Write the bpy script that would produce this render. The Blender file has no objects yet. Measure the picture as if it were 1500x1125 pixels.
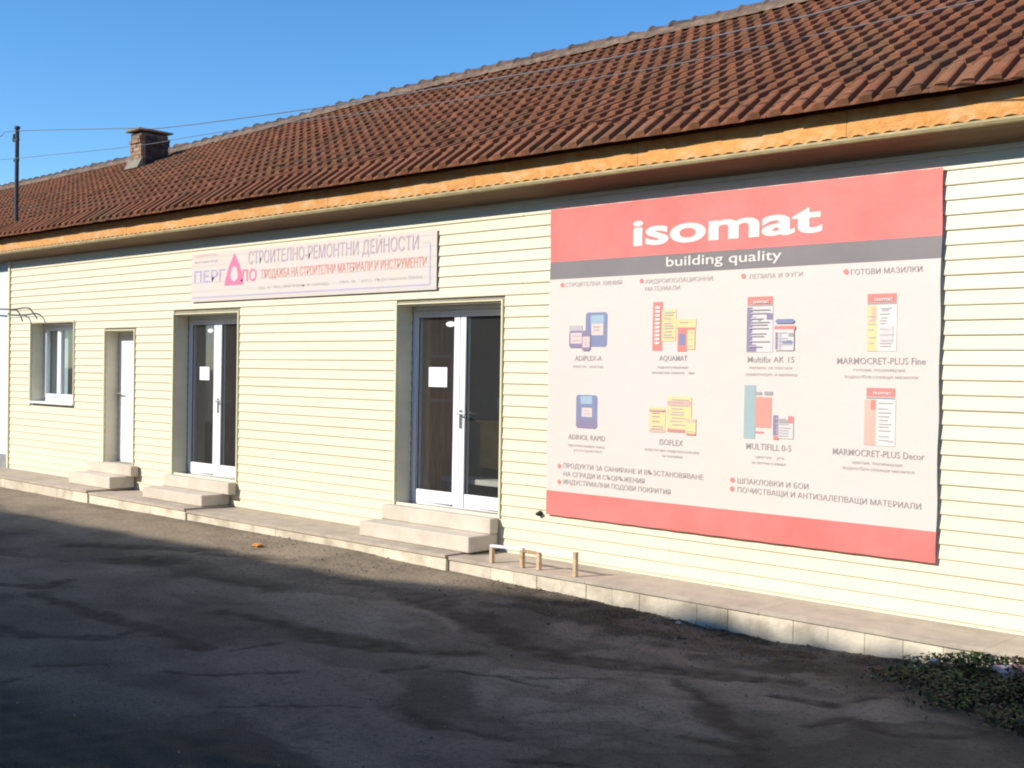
# Street front of a long tiled shop building with a large product banner, late-day sun.
import bpy, bmesh, math, random
from mathutils import Vector, Matrix, noise

random.seed(7)
S = bpy.context.scene
COL = S.collection

# ------------------------------------------------------------------ camera, sky, sun, exposure
cam_d = bpy.data.cameras.new('camera')
cam = bpy.data.objects.new('camera', cam_d)
COL.objects.link(cam)
cam_d.sensor_width = 36.0
cam_d.lens = 42.0
cam_d.clip_start = 0.05
cam_d.clip_end = 3000.0
CAMROT = [[0.723186, -0.018849, 0.690396], [0.690478, -0.002832, -0.723348], [0.01559, 0.999818, 0.010967]]
CAMPOS = Vector((0.0, -8.8437, 1.8539))
m4 = Matrix.Identity(4)
for i in range(3):
    for j in range(3):
        m4[i][j] = CAMROT[i][j]
    m4[i][3] = CAMPOS[i]
cam.matrix_world = m4
S.camera = cam

SUN_TO = Vector((-0.46, -1.0, 0.66)).normalized()        # direction towards the sun
SUN_EL = math.asin(SUN_TO.z)
SUN_ROT = math.atan2(SUN_TO.x, SUN_TO.y)

world = bpy.data.worlds.new('World')
S.world = world
world.use_nodes = True
wn = world.node_tree
for nd in list(wn.nodes):
    wn.nodes.remove(nd)
sky = wn.nodes.new('ShaderNodeTexSky')
sky.sky_type = 'NISHITA'
sky.sun_disc = False
sky.sun_elevation = SUN_EL
sky.sun_rotation = SUN_ROT
sky.altitude = 400.0
sky.air_density = 1.0
sky.dust_density = 0.1
sky.ozone_density = 4.8
bg = wn.nodes.new('ShaderNodeBackground')
bg.inputs['Strength'].default_value = 0.142
wo = wn.nodes.new('ShaderNodeOutputWorld')
hs = wn.nodes.new('ShaderNodeHueSaturation')
hs.inputs['Saturation'].default_value = 1.2
wn.links.new(sky.outputs[0], hs.inputs['Color'])
wn.links.new(hs.outputs[0], bg.inputs['Color'])
wn.links.new(bg.outputs[0], wo.inputs['Surface'])

sun_d = bpy.data.lights.new('sun', 'SUN')
sun_d.energy = 4.2
sun_d.angle = math.radians(0.55)
sun_d.color = (1.0, 0.93, 0.81)
sun = bpy.data.objects.new('sun', sun_d)
COL.objects.link(sun)
sun.location = (-20, -40, 30)
sun.rotation_euler = SUN_TO.to_track_quat('Z', 'Y').to_euler()

S.view_settings.view_transform = 'Standard'
S.view_settings.look = 'None'
S.view_settings.exposure = 0.46
S.view_settings.gamma = 1.0
S.view_settings.use_curve_mapping = False
S.render.film_transparent = False
S.cycles.filter_width = 2.0

# ------------------------------------------------------------------ helpers
def link(o, parent=None):
    COL.objects.link(o)
    if parent is not None:
        o.parent = parent
    return o

def tag(o, label=None, cat=None, group=None, kind=None):
    if label: o['label'] = label
    if cat: o['category'] = cat
    if group: o['group'] = group
    if kind: o['kind'] = kind
    return o

def empty(name, loc=(0, 0, 0), parent=None):
    o = bpy.data.objects.new(name, None)
    o.location = loc
    o.empty_display_size = 0.2
    return link(o, parent)

class MB:
    """collects simple shapes into one mesh"""
    def __init__(self):
        self.v = []; self.f = []; self.m = []
    def face(self, pts, mi=0):
        n = len(self.v)
        self.v += [tuple(p) for p in pts]
        self.f.append(tuple(range(n, n + len(pts)))); self.m.append(mi)
    def raw(self, vs, fs, mi=0):
        n = len(self.v)
        self.v += [tuple(p) for p in vs]
        for f in fs:
            self.f.append(tuple(i + n for i in f)); self.m.append(mi)
    def box(self, x0, x1, y0, y1, z0, z1, mi=0, jit=0.0):
        P = [(x0, y0, z0), (x1, y0, z0), (x1, y1, z0), (x0, y1, z0), (x0, y0, z1), (x1, y0, z1), (x1, y1, z1), (x0, y1, z1)]
        if jit:
            P = [tuple(c + random.uniform(-jit, jit) for c in p) for p in P]
        self.raw(P, [(0, 3, 2, 1), (4, 5, 6, 7), (0, 1, 5, 4), (1, 2, 6, 5), (2, 3, 7, 6), (3, 0, 4, 7)], mi)
    def prism_x(self, prof, x0, x1, mi=0):
        """closed (y, z) outline, counter-clockwise seen from +x, extruded along x"""
        n = len(prof)
        vs = [(x0, y, z) for y, z in prof] + [(x1, y, z) for y, z in prof]
        fs = [(i, i + n, (i + 1) % n + n, (i + 1) % n) for i in range(n)]
        fs += [tuple(range(n)), tuple(reversed(range(n, 2 * n)))]
        fs = [tuple(reversed(f)) for f in fs]
        self.raw(vs, fs, mi)
    def tube(self, pts, r, n=8, mi=0, cap=True):
        pts = [Vector(p) for p in pts]
        rings = []
        for i, p in enumerate(pts):
            a = pts[max(i - 1, 0)]; b = pts[min(i + 1, len(pts) - 1)]
            d = (b - a).normalized()
            up = Vector((0, 0, 1)) if abs(d.z) < 0.9 else Vector((1, 0, 0))
            s = d.cross(up).normalized(); t = s.cross(d)
            rr = r[i] if isinstance(r, (list, tuple)) else r
            rings.append([p + s * math.cos(2 * math.pi * k / n) * rr + t * math.sin(2 * math.pi * k / n) * rr for k in range(n)])
        vs = [v for rg in rings for v in rg]; fs = []
        for i in range(len(pts) - 1):
            for k in range(n):
                fs.append((i * n + k, i * n + (k + 1) % n, (i + 1) * n + (k + 1) % n, (i + 1) * n + k))
        if cap:
            fs.append(tuple(reversed(range(n)))); fs.append(tuple(range((len(pts) - 1) * n, len(pts) * n)))
        self.raw(vs, fs, mi)
    def mesh(self, name, mats, smooth=False):
        me = bpy.data.meshes.new(name)
        me.from_pydata(self.v, [], self.f)
        for m in (mats if isinstance(mats, (list, tuple)) else [mats]):
            me.materials.append(m)
        me.polygons.foreach_set('material_index', self.m)
        if smooth:
            me.polygons.foreach_set('use_smooth', [True] * len(me.polygons))
        me.update()
        return me
    def build(self, name, mats, parent=None, smooth=False, bevel=0.0, recalc=True):
        me = self.mesh(name, mats, smooth)
        if bevel or recalc:
            bm = bmesh.new(); bm.from_mesh(me)
            if bevel:
                bmesh.ops.remove_doubles(bm, verts=bm.verts, dist=1e-5)
                es = [e for e in bm.edges if len(e.link_faces) == 2 and e.calc_face_angle(0) > 0.6]
                bmesh.ops.bevel(bm, geom=es, offset=bevel, segments=1, affect='EDGES', clamp_overlap=True)
            bmesh.ops.recalc_face_normals(bm, faces=bm.faces)
            bm.to_mesh(me); bm.free()
        return link(bpy.data.objects.new(name, me), parent)

def box(name, mat, parent, x0, x1, y0, y1, z0, z1, bevel=0.0, jit=0.0):
    b = MB(); b.box(x0, x1, y0, y1, z0, z1, 0, jit)
    return b.build(name, mat, parent, bevel=bevel)

# ------------------------------------------------------------------ materials
def new_mat(name):
    m = bpy.data.materials.new(name); m.use_nodes = True
    nt = m.node_tree
    bs = nt.nodes['Principled BSDF']
    return m, nt, bs

def N(nt, t, **kw):
    n = nt.nodes.new(t)
    for k, v in kw.items():
        if k in n.inputs: n.inputs[k].default_value = v
        else: setattr(n, k, v)
    return n

def coords(nt, scale=(1, 1, 1)):
    g = N(nt, 'ShaderNodeNewGeometry')
    mp = N(nt, 'ShaderNodeMapping')
    mp.inputs['Scale'].default_value = scale
    nt.links.new(g.outputs['Position'], mp.inputs['Vector'])
    return mp.outputs['Vector']

def mat(name, col, rough=0.7, var=0.15, scale=6.0, col2=None, stretch=(1, 1, 1), bump=0.0, bscale=60.0, spec=0.4, metal=0.0,
        rnd=0.0, stain=None, stain_scale=0.8, stain_amt=0.5):
    m, nt, bs = new_mat(name)
    L = nt.links
    vec = coords(nt, stretch)
    nz = N(nt, 'ShaderNodeTexNoise', Scale=scale, Detail=5.0, Roughness=0.6)
    L.new(vec, nz.inputs['Vector'])
    mx = N(nt, 'ShaderNodeMix', data_type='RGBA')
    c2 = col2 if col2 else tuple(c * (1 - 2 * var) for c in col)
    mx.inputs[6].default_value = (*col, 1); mx.inputs[7].default_value = (*c2, 1)
    rp = N(nt, 'ShaderNodeMapRange')
    rp.inputs['From Min'].default_value = 0.35; rp.inputs['From Max'].default_value = 0.68
    L.new(nz.outputs[0], rp.inputs['Value']); L.new(rp.outputs[0], mx.inputs[0])
    out = mx.outputs[2]
    if stain:
        n2 = N(nt, 'ShaderNodeTexNoise', Scale=stain_scale, Detail=4.0)
        L.new(vec, n2.inputs['Vector'])
        r2 = N(nt, 'ShaderNodeMapRange')
        r2.inputs['From Min'].default_value = 0.5; r2.inputs['From Max'].default_value = 0.72; r2.inputs['To Max'].default_value = stain_amt
        L.new(n2.outputs[0], r2.inputs['Value'])
        m2 = N(nt, 'ShaderNodeMix', data_type='RGBA')
        L.new(r2.outputs[0], m2.inputs[0]); L.new(out, m2.inputs[6]); m2.inputs[7].default_value = (*stain, 1)
        out = m2.outputs[2]
    if rnd:
        oi = N(nt, 'ShaderNodeObjectInfo')
        at = N(nt, 'ShaderNodeAttribute', attribute_name='tint')
        ad = N(nt, 'ShaderNodeMath', operation='ADD')
        L.new(oi.outputs['Random'], ad.inputs[0]); L.new(at.outputs['Fac'], ad.inputs[1])
        fr = N(nt, 'ShaderNodeMath', operation='FRACT'); L.new(ad.outputs[0], fr.inputs[0])
        mr = N(nt, 'ShaderNodeMapRange'); mr.inputs['To Min'].default_value = 1 - rnd; mr.inputs['To Max'].default_value = 1 + rnd
        L.new(fr.outputs[0], mr.inputs['Value'])
        hs = N(nt, 'ShaderNodeHueSaturation')
        L.new(mr.outputs[0], hs.inputs['Value']); L.new(out, hs.inputs['Color'])
        out = hs.outputs[0]
    L.new(out, bs.inputs['Base Color'])
    bs.inputs['Roughness'].default_value = rough
    bs.inputs['Specular IOR Level'].default_value = spec
    bs.inputs['Metallic'].default_value = metal
    if bump:
        nb = N(nt, 'ShaderNodeTexNoise', Scale=bscale, Detail=4.0)
        L.new(vec, nb.inputs['Vector'])
        bp = N(nt, 'ShaderNodeBump', Strength=bump, Distance=0.02)
        L.new(nb.outputs[0], bp.inputs['Height']); L.new(bp.outputs[0], bs.inputs['Normal'])
    return m

M = {}
M['siding'] = mat('cream_siding', (0.76, 0.685, 0.505), 0.5, 0.02, 3.0, stretch=(0.6, 1, 4), bump=0.03, bscale=40, rnd=0.025, stain=(0.62, 0.54, 0.37), stain_scale=1.6, stain_amt=0.22)
M['trim'] = mat('siding_trim', (0.78, 0.72, 0.47), 0.5, 0.03, 5)
M['wallcore'] = mat('wall_core', (0.30, 0.28, 0.22), 0.9, 0.1, 6)
M['plaster'] = mat('bluish_white_plaster', (0.70, 0.76, 0.80), 0.85, 0.06, 2.5, bump=0.2, bscale=18, stain=(0.50, 0.53, 0.55), stain_scale=1.2)
M['plinth'] = mat('grey_plinth', (0.30, 0.31, 0.31), 0.9, 0.15, 8, bump=0.2)
M['tile'] = mat('clay_roof_tile', (0.275, 0.104, 0.054), 0.85, 0.2, 9, col2=(0.165, 0.082, 0.042), bump=0.25, bscale=90, spec=0.15, rnd=0.20, stain=(0.15, 0.10, 0.058), stain_scale=1.1, stain_amt=0.65)
M['ridge'] = mat('ridge_tile_clay', (0.13, 0.075, 0.055), 0.85, 0.25, 10, col2=(0.07, 0.06, 0.05), bump=0.3, rnd=0.25)
M['mortar'] = mat('lime_mortar', (0.25, 0.17, 0.115), 0.95, 0.3, 9, bump=0.6, bscale=30, stain=(0.11, 0.075, 0.055), stain_scale=3.5, stain_amt=0.8)
M['deck'] = mat('roof_deck_board', (0.22, 0.13, 0.08), 0.9, 0.2, 6)
M['fascia'] = mat('orange_fascia_wood', (0.68, 0.345, 0.10), 0.65, 0.1, 5, col2=(0.60, 0.25, 0.055), stretch=(2.5, 1, 5), bump=0.4, bscale=26, rnd=0.08, stain=(0.68, 0.47, 0.27), stain_scale=2.2, stain_amt=0.65)
M['lip'] = mat('olive_drip_edge', (0.42, 0.34, 0.17), 0.6, 0.2, 6, stretch=(1, 1, 3))
M['cream_fascia'] = mat('cream_fascia', (0.75, 0.62, 0.42), 0.6, 0.1, 6)
M['cornice'] = mat('brown_cornice', (0.22, 0.14, 0.08), 0.75, 0.15, 3, stretch=(0.4, 1, 5))
M['shadebrick'] = mat('shaded_brick', (0.10, 0.066, 0.052), 0.95, 0.25, 14, bump=0.4, rnd=0.4)  # side and rear chimney brick, shade darkened into the colour
M['brick'] = mat('old_brick', (0.36, 0.23, 0.14), 0.9, 0.25, 20, col2=(0.25, 0.16, 0.10), bump=0.4, rnd=0.3)
M['chimcap'] = mat('chimney_cap_concrete', (0.28, 0.25, 0.18), 0.9, 0.2, 9, bump=0.5)
M['upvc'] = mat('white_plastic_frame', (0.85, 0.85, 0.88), 0.35, 0.01, 4)
M['metal'] = mat('brushed_handle_metal', (0.55, 0.55, 0.55), 0.3, 0.05, 20, metal=0.9)
M['black'] = mat('black_rubber', (0.015, 0.015, 0.015), 0.6, 0.1, 20)
M['iron'] = mat('weathered_mast_steel', (0.06, 0.065, 0.07), 0.6, 0.2, 20, metal=0.2)
M['cable'] = mat('grey_cable', (0.16, 0.17, 0.19), 0.6, 0.1, 20)
M['blackcable'] = mat('black_cable', (0.03, 0.03, 0.03), 0.6, 0.1, 20)
M['concrete'] = mat('worn_step_concrete', (0.64, 0.56, 0.46), 0.9, 0.08, 4, bump=0.25, bscale=45, rnd=0.06, stain=(0.38, 0.33, 0.26), stain_scale=1.7, stain_amt=0.5)
M['slab'] = mat('walkway_slab_concrete', (0.50, 0.42, 0.33), 0.92, 0.1, 5, bump=0.3, bscale=45, rnd=0.06, stain=(0.26, 0.22, 0.17), stain_scale=1.3, stain_amt=0.6)
M['kerb'] = mat('pale_kerb_stone', (0.72, 0.63, 0.49), 0.88, 0.1, 5, bump=0.3, bscale=35, rnd=0.10, stain=(0.30, 0.25, 0.18), stain_scale=3.2, stain_amt=0.75)
M['paper'] = mat('white_paper', (0.82, 0.83, 0.86), 0.7, 0.03, 20)
M['ink'] = mat('printed_ink', (0.25, 0.26, 0.30), 0.7, 0.05, 20)
M['intwall'] = mat('interior_wall', (0.60, 0.60, 0.58), 0.8, 0.08, 2)
M['intfloor'] = mat('interior_floor', (0.22, 0.21, 0.19), 0.5, 0.15, 3)
M['wood'] = mat('varnished_brown_wood', (0.62, 0.27, 0.11), 0.45, 0.2, 4, stretch=(6, 6, 0.6))
M['tan'] = mat('tan_desk_board', (0.80, 0.52, 0.15), 0.5, 0.1, 4)
M['monitor'] = mat('pale_plastic', (0.60, 0.66, 0.78), 0.4, 0.03, 8)
M['curtain'] = mat('pale_blue_curtain', (0.52, 0.66, 0.68), 0.8, 0.08, 3, stretch=(8, 8, 0.3))
M['post'] = mat('ochre_painted_post', (0.68, 0.54, 0.36), 0.6, 0.2, 14, col2=(0.42, 0.27, 0.14), bump=0.2)
M['rail'] = mat('white_painted_rail', (0.80, 0.80, 0.84), 0.45, 0.05, 10)
M['rustrail'] = mat('rusty_rail', (0.55, 0.33, 0.18), 0.7, 0.2, 16)
M['block'] = mat('grey_rendered_facade', (0.20, 0.19, 0.17), 0.9, 0.15, 1)
M['leaf'] = mat('weed_leaf', (0.038, 0.080, 0.012), 0.7, 0.3, 5, col2=(0.014, 0.022, 0.006), rnd=0.35)
M['dryleaf'] = mat('dry_leaf', (0.11, 0.068, 0.036), 0.8, 0.3, 9, rnd=0.35)
M['gravel'] = mat('loose_grit', (0.26, 0.23, 0.19), 0.9, 0.2, 20, rnd=0.5)
M['soil'] = mat('dark_soil', (0.05, 0.04, 0.03), 0.95, 0.3, 9, bump=0.6)
M['bagred'] = mat('red_plastic_bag', (0.55, 0.12, 0.12), 0.5, 0.1, 14, col2=(0.75, 0.6, 0.58))
M['litter'] = mat('white_litter', (0.75, 0.78, 0.80), 0.6, 0.1, 20)
M['litterblue'] = mat('bluish_litter', (0.35, 0.50, 0.60), 0.6, 0.1, 20)
M['orange'] = mat('orange_brick_shard', (0.62, 0.28, 0.08), 0.85, 0.2, 20)
M['pvcwhite'] = mat('white_sill', (0.82, 0.82, 0.84), 0.4, 0.02, 5)

# banner prints: sun-bleached inks on vinyl
def ink(name, col, rough=0.55, bump=0.0):
    if name not in ('white', 'cream', 'textgrey', 'textlight', 'lilac', 'signred', 'signgrey', 'lilacblue', 'pink', 'frameline'):
        col = tuple(0.80 * c_ + 0.20 * b_ for c_, b_ in zip(col, (0.66, 0.575, 0.515)))      # sun-bleached
    M[name] = mat('print_' + name, col, rough, 0.03, 2.5, bump=bump, bscale=9, spec=0.35)
ink('white', (0.74, 0.70, 0.65)); ink('cream', (0.76, 0.70, 0.60)); ink('textgrey', (0.33, 0.29, 0.28)); ink('textlight', (0.47, 0.42, 0.39))
ink('red', (0.74, 0.15, 0.13)); ink('blue', (0.12, 0.17, 0.36)); ink('sky', (0.27, 0.44, 0.58)); ink('label', (0.72, 0.56, 0.52))
ink('lilacgrey', (0.47, 0.42, 0.48)); ink('purple', (0.17, 0.14, 0.30)); ink('yellow', (0.77, 0.62, 0.25)); ink('grey', (0.30, 0.30, 0.31))
ink('pale', (0.66, 0.62, 0.61)); ink('faintline', (0.47, 0.43, 0.45)); ink('salmon', (0.74, 0.42, 0.33)); ink('pinkband', (0.74, 0.36, 0.33)); ink('teal', (0.27, 0.42, 0.44))
ink('salmonred', (0.72, 0.25, 0.19)); ink('lilac', (0.50, 0.38, 0.44)); ink('signred', (0.76, 0.29, 0.23)); ink('signgrey', (0.50, 0.48, 0.44))
ink('lilacblue', (0.44, 0.37, 0.58)); ink('pink', (0.76, 0.20, 0.33)); ink('frameline', (0.48, 0.42, 0.58)); ink('signpale', (0.64, 0.58, 0.56))
M['b_red'] = mat('banner_red_vinyl', (0.80, 0.165, 0.145), 0.5, 0.05, 1.3, col2=(0.82, 0.215, 0.195), bump=0.22, bscale=5, spec=0.4)
M['b_dark'] = mat('banner_grey_vinyl', (0.225, 0.20, 0.20), 0.5, 0.05, 2, bump=0.08, bscale=6)
M['b_white'] = mat('banner_white_vinyl', (0.69, 0.60, 0.535), 0.5, 0.02, 0.8, col2=(0.67, 0.60, 0.56), bump=0.18, bscale=6)
M['sign'] = mat('faded_sign_cloth', (0.64, 0.56, 0.49), 0.7, 0.04, 1.2, col2=(0.62, 0.57, 0.54), stretch=(3, 1, 1))

def glass_mat():
    m, nt, bs = new_mat('window_glass')
    L = nt.links
    tr = N(nt, 'ShaderNodeBsdfTransparent'); tr.inputs['Color'].default_value = (0.93, 0.94, 0.93, 1)
    gl = N(nt, 'ShaderNodeBsdfGlossy'); gl.inputs['Roughness'].default_value = 0.03
    gl.inputs['Color'].default_value = (0.9, 0.95, 1, 1)
    lw = N(nt, 'ShaderNodeLayerWeight'); lw.inputs['Blend'].default_value = 0.5
    fr = N(nt, 'ShaderNodeMath', operation='POWER'); fr.inputs[1].default_value = 5.0
    L.new(lw.outputs['Facing'], fr.inputs[0])
    mx = N(nt, 'ShaderNodeMixShader')
    ad = N(nt, 'ShaderNodeMath', operation='MULTIPLY_ADD'); ad.inputs[1].default_value = 0.9; ad.inputs[2].default_value = 0.06
    L.new(fr.outputs[0], ad.inputs[0]); L.new(ad.outputs[0], mx.inputs[0])
    df = N(nt, 'ShaderNodeBsdfDiffuse'); df.inputs['Color'].default_value = (0.6, 0.6, 0.58, 1)
    dm = N(nt, 'ShaderNodeMixShader'); dm.inputs[0].default_value = 0.024      # dust film on the glass
    L.new(tr.outputs[0], dm.inputs[1]); L.new(df.outputs[0], dm.inputs[2]); L.new(dm.outputs[0], mx.inputs[1]); L.new(gl.outputs[0], mx.inputs[2])
    L.new(mx.outputs[0], nt.nodes['Material Output'].inputs['Surface'])
    return m
M['glass'] = glass_mat()

def ground_mat():
    m, nt, bs = new_mat('worn_asphalt')
    L = nt.links
    vec = coords(nt)
    cr = N(nt, 'ShaderNodeAttribute', attribute_name='crack')
    tn = N(nt, 'ShaderNodeAttribute', attribute_name='tone')
    so = N(nt, 'ShaderNodeAttribute', attribute_name='soil')
    n1 = N(nt, 'ShaderNodeTexNoise', Scale=0.9, Detail=6.0, Roughness=0.62, Distortion=0.6)
    n2 = N(nt, 'ShaderNodeTexNoise', Scale=26.0, Detail=5.0, Roughness=0.75)
    n3 = N(nt, 'ShaderNodeTexNoise', Scale=5.0, Detail=5.0, Roughness=0.6)
    vo = N(nt, 'ShaderNodeTexVoronoi', Scale=110.0)
    for n_ in (n1, n2, n3, vo): L.new(vec, n_.inputs['Vector'])
    def mix(a, b, f, blend='MIX'):
        x = N(nt, 'ShaderNodeMix', data_type='RGBA', blend_type=blend)
        for s, v in ((6, a), (7, b), (0, f)):
            if isinstance(v, (tuple, float)): x.inputs[s].default_value = v
            else: L.new(v, x.inputs[s])
        return x.outputs[2]
    def ramp(v, a, b, c=0.0, d=1.0):
        r = N(nt, 'ShaderNodeMapRange')
        r.inputs['From Min'].default_value = a; r.inputs['From Max'].default_value = b
        r.inputs['To Min'].default_value = c; r.inputs['To Max'].default_value = d
        L.new(v, r.inputs['Value']); return r.outputs[0]
    base = mix((0.125, 0.100, 0.073, 1), (0.44, 0.355, 0.265, 1), tn.outputs['Fac'])
    lit = N(nt, 'ShaderNodeAttribute', attribute_name='dust')  # 'dust' holds the sunlit strip mask, sunlight painted into the asphalt colour
    base = mix(base, (0.50, 0.39, 0.27, 1), lit.outputs['Fac'])  # paler tan paints extra sunlight into the strip by the wall
    base = mix(base, (0.085, 0.068, 0.050, 1), ramp(n1.outputs[0], 0.48, 0.70, 0.0, 0.42))
    base = mix(base, (0.20, 0.175, 0.14, 1), ramp(n3.outputs[0], 0.55, 0.75, 0.0, 0.35))
    base = mix(base, (0.05, 0.045, 0.04, 1), ramp(n2.outputs[0], 0.48, 0.66, 0.0, 0.55))
    base = mix(base, (0.36, 0.33, 0.28, 1), ramp(vo.outputs['Distance'], 0.28, 0.05, 0.0, 0.35))
    base = mix(base, (0.040, 0.031, 0.022, 1), cr.outputs['Fac'])
    base = mix(base, (0.062, 0.050, 0.035, 1), so.outputs['Fac'])
    L.new(base, bs.inputs['Base Color'])
    bs.inputs['Roughness'].default_value = 0.88
    bs.inputs['Specular IOR Level'].default_value = 0.3
    bp = N(nt, 'ShaderNodeBump', Strength=0.9, Distance=0.02)
    ad = N(nt, 'ShaderNodeMath', operation='ADD'); L.new(n2.outputs[0], ad.inputs[0]); L.new(vo.outputs['Distance'], ad.inputs[1])
    L.new(ad.outputs[0], bp.inputs['Height']); L.new(bp.outputs[0], bs.inputs['Normal'])
    return m
M['asphalt'] = ground_mat()

def interp(x, xs, ys):
    if x <= xs[0]: return ys[0]
    for i in range(1, len(xs)):
        if x <= xs[i]:
            t = (x - xs[i - 1]) / (xs[i] - xs[i - 1])
            return ys[i - 1] * (1 - t) + ys[i] * t
    return ys[-1]

def sstep(a, b, x):
    t = min(1, max(0, (x - a) / (b - a)))
    return t * t * (3 - 2 * t)

# ------------------------------------------------------------------ ground
GX = [-60, -28, -16, -10, -8.7, -7, -5.9, -5.0, -4.0, -3.3, 0, 6]
GZ = [-0.10, -0.10, -0.115, -0.11, -0.15, -0.17, -0.205, -0.235, -0.20, -0.15, -0.16, -0.16]
def gbase(x, y):
    z = interp(x, GX, GZ)
    w = sstep(-0.7, -3.5, y)
    return z * (1 - w) + (-0.24 - 0.0 * y) * w if x > -9 else z * (1 - w) + (interp(x, [-30, -9], [-0.14, -0.24])) * w

# dirt-filled breaks in the asphalt: centre lines and half widths (m)
CRACKS = [
  ( [(-11.6, -2.54), (-11.13, -2.33)] , 0.357 ),
  ( [(-11.19, -4.04), (-10.82, -3.79), (-11.02, -3.46)] , 0.104 ),
  ( [(-10.55, -4.01), (-9.12, -4.0), (-8.39, -3.96), (-7.78, -4.0)] , 0.142 ),
  ( [(-9.47, -4.78), (-8.97, -4.78), (-8.49, -4.33), (-8.64, -4.05)] , 0.108 ),
  ( [(-8.79, -3.21), (-8.14, -3.11), (-7.64, -3.14)] , 0.098 ),
  ( [(-7.64, -3.14), (-7.18, -3.16), (-6.85, -3.03)] , 0.242 ),
  ( [(-6.85, -3.03), (-6.51, -2.93), (-6.21, -2.66)] , 0.155 ),
  ( [(-7.54, -3.89), (-7.52, -3.54)] , 0.056 ),
  ( [(-8.04, -5.11), (-7.79, -4.75)] , 0.058 ),
  ( [(-7.72, -5.52), (-7.82, -5.37)] , 0.053 ),
  ( [(-7.33, -4.57), (-7.03, -4.38), (-6.69, -3.9)] , 0.045 ),
  ( [(-6.35, -4.76), (-5.78, -4.13)] , 0.025 ),
  ( [(-9.15, -1.61), (-8.48, -1.66), (-7.94, -1.8), (-7.11, -1.96), (-6.38, -2.11)] , 0.176 ),
  ( [(-8.18, -1.67), (-7.67, -1.72)] , 0.294 ),
  ( [(-5.44, -4.01), (-5.09, -4.05)] , 0.109 ),
  ( [(-5.09, -4.05), (-4.63, -3.95)] , 0.046 ),
  ( [(-6.03, -3.16), (-5.61, -2.98), (-5.24, -2.98)] , 0.044 ),
  ( [(-6.32, -3.48), (-6.2, -3.14)] , 0.04 ),
  ( [(-4.23, -2.57), (-3.97, -2.82), (-3.71, -2.84), (-3.57, -3.15), (-3.34, -3.44)] , 0.164 ),
  ( [(-4.78, -2.17), (-4.16, -2.6)] , 0.074 ),
  ( [(-3.6, -2.53), (-3.43, -2.24), (-3.16, -2.35), (-2.84, -2.15), (-2.6, -1.76)] , 0.056 ),
  ( [(-4.11, -2.09), (-3.65, -2.05), (-3.57, -1.74)] , 0.058 ),
  ( [(-4.01, -3.16), (-3.71, -3.13)] , 0.066 ),
  ( [(-7.02, -1.86), (-6.18, -2.24), (-5.65, -2.31), (-4.96, -2.0), (-4.59, -1.88)] , 0.184 ),
  ( [(-5.17, -2.5), (-5.49, -2.85)] , 0.037 ),
  ( [(-4.38, -4.21), (-4.09, -3.99)] , 0.063 ),
  ( [(-10.15, -1.53), (-10.71, -1.65), (-11.15, -1.87)] , 0.145 ),
  ( [(-12.89, -2.55), (-12.17, -2.1), (-11.13, -1.63)] , 0.165 ),
  ( [(-4.59, -1.88), (-4.06, -1.7)] , 0.102 ),
]

CSEG = []
for pl_, r_ in CRACKS:
    for p_, q_ in zip(pl_[:-1], pl_[1:]):
        CSEG.append((p_[0], p_[1], q_[0], q_[1], r_, min(p_[0], q_[0]) - 2.5 * r_, max(p_[0], q_[0]) + 2.5 * r_, min(p_[1], q_[1]) - 2.5 * r_, max(p_[1], q_[1]) + 2.5 * r_))
PLATES = [(-7.8, -2.5, 1.5, 0.50, 0.8), (-8.3, -1.2, 0.8, 0.30, 0.6), (-4.9, -2.95, 1.0, 0.6, 0.8), (-3.05, -1.95, 0.6, 0.30, 0.75), (-5.9, -1.35, 0.5, 0.16, 0.5), (-6.2, -4.0, 0.6, 0.4, 0.6), (-9.6, -2.75, 0.9, 0.5, 0.55), (-6.9, -3.9, 0.5, 0.35, 0.6)]
def drawn_cracks(x, y):
    wx = x + 0.06 * noise.noise(Vector((x * 5, y * 5, 1))) + 0.03 * noise.noise(Vector((x * 13, y * 13, 2)))
    wy = y + 0.06 * noise.noise(Vector((x * 5, y * 5, 6))) + 0.03 * noise.noise(Vector((x * 13, y * 13, 7)))
    best = 0.0
    for (ax, ay, bx_, by_, r, x0, x1, y0, y1) in CSEG:
        if wx < x0 or wx > x1 or wy < y0 or wy > y1: continue
        dx, dy = bx_ - ax, by_ - ay
        L2 = dx * dx + dy * dy
        t = max(0.0, min(1.0, ((wx - ax) * dx + (wy - ay) * dy) / L2))
        d = math.hypot(wx - ax - t * dx, wy - ay - t * dy)
        rr = r * (0.75 + 0.5 * noise.noise(Vector((x * 2.5, y * 2.5, 12))))
        v = (1 - sstep(rr * 0.5, rr * 1.3, d)) * (0.8 + 0.5 * noise.noise(Vector((x * 9, y * 9, 31))))
        if v > best: best = v
    return best

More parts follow.
